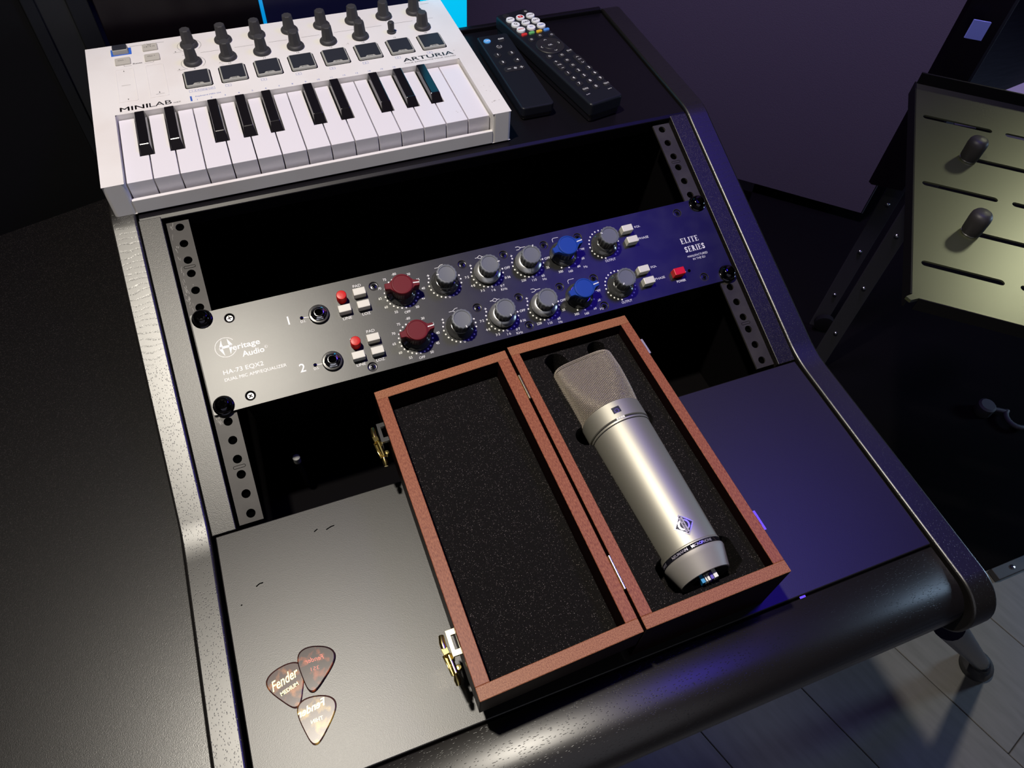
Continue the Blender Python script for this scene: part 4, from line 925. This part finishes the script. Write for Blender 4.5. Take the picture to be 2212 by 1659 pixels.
# catch plates on the base's outer wall
for (ox, oy, mt2) in ((103.1, 34.4, 'badge_lt'), (108.2, -137, 'brass_lt')):
    X = lambda x, y: (ox-cx0+x, oy-cy0+y)
    b = MB(); q = [X(0, -16), X(6.6, -15.8), X(6.2, 0), X(-.2, 0)]
    b.plate(q, [[X(.8, -12), X(4.9, -11.9), X(4.6, -3.9), X(.6, -4)]], 50.5, 51.7)
    b.prism([q[1], q[2], (q[2][0]-1, q[2][1]), (q[1][0]-1, q[1][1])], 44, 50.6)
    b.build('catch_plate', mt2, case, .25, 1, label='small metal catch plate')

# ------------------------------------------------------------------ microphone
mm = Matrix(((MX[0], 0, MA[0], 0), (MX[1], 0, MA[1], 0), (0, 1, 0, 0), (0, 0, 0, 1)))
mm = Matrix.Translation(W(MQ[0], MQ[1], 46)) @ mm @ Matrix.Rotation(math.radians(9.3), 4, 'Z')
mic = thing('microphone', 'silver large-diaphragm studio microphone lying in the right half of the open case', 'microphone', mat4=mm)
MB().lathe([(24.38, -15), (23.6, 30), (22.35, 88)], n=96).build('body', 'nickel', mic)
MB().lathe([(24.6, -34), (25.3, -33.2), (25.3, -19.0), (24.6, -18.6)], n=96).build('collar', 'nickel', mic)
MB().lathe([(23.9, -18.8), (23.9, -14.8)], n=72).build('groove', 'groove', mic)
MB().lathe([(24.3, -17.5), (24.9, -17.2), (24.8, -15.9), (24.2, -15.7)], n=96).build('seam_ring', 'nickel', mic)
MB().lathe([(22.4, 87.6), (22.75, 88.2), (22.7, 89.0)], n=96).build('trim_ring', 'nickel', mic)
MB().lathe([(22.4, 88.8), (22.6, 89.1), (22.7, 92.4), (22.3, 92.7)], n=96).build('name_ring', 'ringblack', mic)
MB().lathe([(22.0, 92.3), (23.0, 92.8), (23.1, 94.0), (22.4, 96.2), (18.6, 108.6), (17.7, 108.8), (17.4, 104), (17.4, 99)], n=96, cap='none').build('end_cone', 'nickel2', mic)
MB().lathe([(17.4, 99.0), (.01, 99)], n=48).build('end_recess', 'groove', mic)
cn = MB().lathe([(10.5, 99), (10.5, 108), (9.6, 109), (9.3, 101), (.01, 101)], n=40, cap='none').build('connector', 'ringblack', mic)
def wrap(b, r, a_off=0.0):    # x -> arc around the mic axis, y -> along the axis, z -> radial offset
    def f(x, y, z):
        rr = (r(y) if callable(r) else r)+z; a = math.pi/2-x/(r(y) if callable(r) else r)+a_off; return (rr*math.cos(a), rr*math.sin(a), y)
    return b.xf(f)
for x0, x1, mt in ((-6.0, -3.6, 'pinblue'), (-2.9, -2.0, 'pinwhite'), (-1.3, .3, 'pinwhite'), (1.0, 2.9, 'pinviolet'), (3.4, 6.2, 'pinwhite')):
    b = MB().box(x0, x1, 3.5, 10.0, 102, 113); b.build('contact', mt, cn)
rb_ = lambda y: 24.38-(y+15)*(2.03/103)
# name ring text
N_ = MB(); nseg = 'NEUMANN  MICROPHONE'
N_.text('NEUMANN', -19.6, 89.8, 2.0, .06, w=13.2, bold=.02); N_.text('MICROPHONE', -3.4, 89.8, 2.0, .06, w=16.6, bold=.02); N_.text('GERMANY', -36, 89.8, 2.0, .06, w=9, bold=.01)
N_.xf(lambda x, y, z: (x, 2*90.8-y, z)); wrap(N_, 22.72); N_.build('ring_lettering', 'badge_lt', mic)
# badge: flat diamond following the body
def diamond(k, z, n=6):
    v = []; f = []
    for i in range(n+1):
        for j in range(n+1):
            a, c = -1+2*i/n, -1+2*j/n; v.append(((a+c)/2*7.6*k, 75.1+(a-c)/2*8.1*k, z))
    for i in range(n):
        for j in range(n): q = i*(n+1)+j; f.append((q, q+1, q+n+2, q+n+1))
    return v, f
b = MB(); v, f = diamond(1, .35); b.add(v, f, False); b.add([(x, y, -.2) for x, y, z in v], [tuple(reversed(q)) for q in f], False)
edge = [(-7.6, 75.1), (0, 83.2), (7.6, 75.1), (0, 67.0)]
for (xa, ya), (xb, yb) in zip(edge, edge[1:]+edge[:1]):
    for k in range(6):
        p = (xa+(xb-xa)*k/6, ya+(yb-ya)*k/6); q = (xa+(xb-xa)*(k+1)/6, ya+(yb-ya)*(k+1)/6)
        b.add([(p[0], p[1], -.2), (q[0], q[1], -.2), (q[0], q[1], .35), (p[0], p[1], .35)], [(0, 1, 2, 3)], False)
bd = wrap(b, rb_).build('badge', 'badge_lt', mic, fixn=True)
b = MB(); v, f = diamond(.84, .40); b.add(v, f, False); wrap(b, rb_).build('badge_field', 'badge_dark', bd)
b = MB(); b.arc(0, 75.1, 3.5, 0, 360, 1.15, .46, 36)
wrap(b, rb_).build('badge_emblem', 'badge_lt', bd)
b = MB()
for i in range(8):
    y0 = 69.6+11*i/8; y1 = y0+11/8; b.rect(-1.25, 1.25, y0, y1, .5)
wrap(b, rb_).build('badge_emblem', 'badge_lt', bd)
b = MB(); b.text('NEUMANN', 0, 0, 1.5, .56, w=9.6, align='c', bold=.02); b.xf(lambda x, y, z: (-y+.75, 75.1+x, z)); wrap(b, rb_).build('badge_lettering', 'badge_dark', bd)
# pattern window and switch
b = MB()
for k in range(6): b.box(-3.2+6.4*k/6, -3.2+6.4*(k+1)/6, -28.2, -22.8, -.3, .12)
wrap(b, 25.3); wn = b.build('pattern_window', 'badge_dark', mic, fixn=True)
b = MB(); b.arc(0, -24.6, 1.6, 0, 360, .3, .22, 20); wrap(b, 25.3); b.build('pattern_symbol', 'pinviolet', wn)
b = MB()
for k in range(4): b.box(-3.4+1.7*k, -1.9+1.7*k, -19.2, -17.3, -1, .65)
wrap(b, 24.6); b.build('pattern_switch', 'pinwhite', mic, fixn=True)
# head grille
def head_surf(nu, rows):
    v = []; N = 480
    for (a, bb, e, t) in rows:
        q = 2/e; P_ = []
        for i in range(N+1):
            th = 2*math.pi*i/N; c, s_ = math.cos(th), math.sin(th)
            P_.append((a*math.copysign(abs(c)**q, c), bb*math.copysign(abs(s_)**q, s_)))
        cum = [0.0]
        for p, r_ in zip(P_, P_[1:]): cum.append(cum[-1]+math.hypot(r_[0]-p[0], r_[1]-p[1]))
        k = 0
        for i in range(nu):
            d = cum[-1]*i/nu
            while cum[k+1] < d: k += 1
            f_ = (d-cum[k])/max(cum[k+1]-cum[k], 1e-9); v.append((P_[k][0]+(P_[k+1][0]-P_[k][0])*f_, P_[k][1]+(P_[k+1][1]-P_[k][1])*f_, t))
    return v
def head_rows(nside, ncap, k=1.0):
    R_ = []
    for i in range(nside+1):
        u = i/nside; t = -33.6-u*49.4; sm = u*u*(3-2*u)
        R_.append(((24.7+1.1*min(1, u*1.5))*k, (24.6-8.6*u)*k, 2+2.4*min(1, u*1.5), t))
    a0, b0 = R_[-1][0], R_[-1][1]
    for i in range(1, 6):
        an = math.pi/2*i/5; R_.append((a0-6*k*(1-math.cos(an)), b0-6*k*(1-math.cos(an)), 4.4, -83-6*math.sin(an)))
    a1, b1 = R_[-1][0], R_[-1][1]
    for i in range(1, ncap+1):
        w = 1-i/ncap; R_.append((a1*w+.3, b1*w+.3, 4.4-1.6*(1-w), -89-.7*(1-w*w)))
    return R_
def head_mesh(nu, rows, inner=False):
    b = MB(); v = head_surf(nu, rows); n = len(rows)
    if not inner:
        v = [(x*(1+.006*(1 if (k % nu+k//nu) % 2 else -1)), y*(1+.006*(1 if (k % nu+k//nu) % 2 else -1)), z) for k, (x, y, z) in enumerate(v)]
    f = [(r*nu+i, r*nu+(i+1) % nu, (r+1)*nu+(i+1) % nu, (r+1)*nu+i) for r in range(n-1) for i in range(nu)]
    b.add(v, f, True); return b
M['grille_core'] = mat('dark_grille_interior', (0.035, 0.028, 0.022), 0.7)
hb = head_mesh(132, head_rows(46, 12)); hd = hb.build('head_grille', 'mesh', mic); hd['kind'] = 'stuff'
md = hd.modifiers.new('wire', 'WIREFRAME'); md.thickness = 0.48*MM; md.use_even_offset = False; md.use_replace = True
head_mesh(64, head_rows(16, 5, .955), True).build('grille_core', 'grille_core', mic)
b = MB(); b.tube([(-25.0, 2.6, -33.5), (-25.7, 2, -50), (-26.0, 1, -66), (-26.0, 0, -83), (-24.6, 0, -87), (-20, 0, -89.4)], .45, 8); b.build('grille_seam', 'mesh', mic)

# ------------------------------------------------------------------ plectrums
ctrl = [(0, -15.6), (2.0, -14.9), (4.3, -12.2), (7.4, -6.8), (10.4, -1.0), (12.3, 3.8), (12.9, 7.6), (12.0, 10.9), (9.2, 13.4), (5, 14.8), (0, 15.2)]
full = ctrl+[(-x, y) for x, y in reversed(ctrl[1:-1])]
def smooth_closed(P_, n=4):
    o = []; N = len(P_)
    for i in range(N):
        p0, p1, p2, p3 = P_[i-1], P_[i], P_[(i+1) % N], P_[(i+2) % N]
        for k in range(n):
            t = k/n; o.append(tuple(.5*((2*p1[j])+(-p0[j]+p2[j])*t+(2*p0[j]-5*p1[j]+4*p2[j]-p3[j])*t*t+(-p0[j]+3*p1[j]-3*p2[j]+p3[j])*t*t*t) for j in (0, 1)))
    return o
out = smooth_closed(full)
def plectrum(x, y, rz, mt, label, z=0.05, tilt=0.0):
    n = len(out); b = MB(); lv = [(0.93, 0.0), (1.0, .38), (0.975, .80), (.93, .95)]; v = []
    for s_, zz in lv: v += [(px_*s_, py_*s_, zz) for px_, py_ in out]
    f = [(k*n+i, k*n+(i+1) % n, (k+1)*n+(i+1) % n, (k+1)*n+i) for k in range(3) for i in range(n)]+[tuple(range(n-1, -1, -1))]
    b.add(v, f, True); b.add([(px_*.93, py_*.93, .95) for px_, py_ in out], [tuple(range(n))], False)
    o = b.build('plectrum', mt); o.location = W(x, y, z); o.rotation_euler = (math.radians(tilt), 0, math.radians(rz))
    return tag(o, label, 'guitar pick', 'guitar picks on the desk top')
p1 = plectrum(-229.8, -127.0, 10.3, 'tort1', 'tortoiseshell guitar pick with gold lettering, leftmost of the three')
b = MB(); b.text('Fender', -10.3, 1.6, 6.6, .98, w=19.5, bold=.010, shear=.45, rot=5); b.build('lettering', 'gold_ink', p1)
b = MB(); b.text('MEDIUM', -6.4, -3.6, 2.6, .98, w=12.6, bold=.012, rot=5); b.build('lettering', 'gold_ink', p1)
p2 = plectrum(-210.8, -121.5, -19.5, 'tort2', 'dark tortoiseshell guitar pick overlapping another, topmost of the three', z=1.08)
b = MB(); b.text('Fender', -7, 2.6, 3.4, .98, w=13, bold=.01, shear=.3, mirror=True, rot=16); b.text('351', -2.2, -2.2, 2.6, .98, w=5.6, mirror=True, rot=16); b.build('lettering', 'red_ink', p2)
p3 = plectrum(-216.9, -153.8, -13.9, 'tort3', 'bright shining tortoiseshell guitar pick, lowest of the three')
b = MB(); b.text('Fender', -11, 1.8, 5.0, .98, w=19, bold=.02, shear=-.35, mirror=True, rot=22); b.text('THIN', -3, -2.6, 2.4, .98, w=8, mirror=True, rot=16); b.build('lettering', 'gold_ink', p3)

# flat printing, scratches and other pieces too small to pick apart
for o in bpy.data.objects:
    if o.type == 'MESH' and o.name.split('.')[0] in ('printed_lettering', 'blue_lettering', 'button_lettering', 'lettering', 'scratches', 'slot_mark', 'grime', 'nick', 'feet', 'vent_slot', 'pad_gap', 'ring_lettering', 'badge_lettering'):
        o['kind'] = 'stuff'
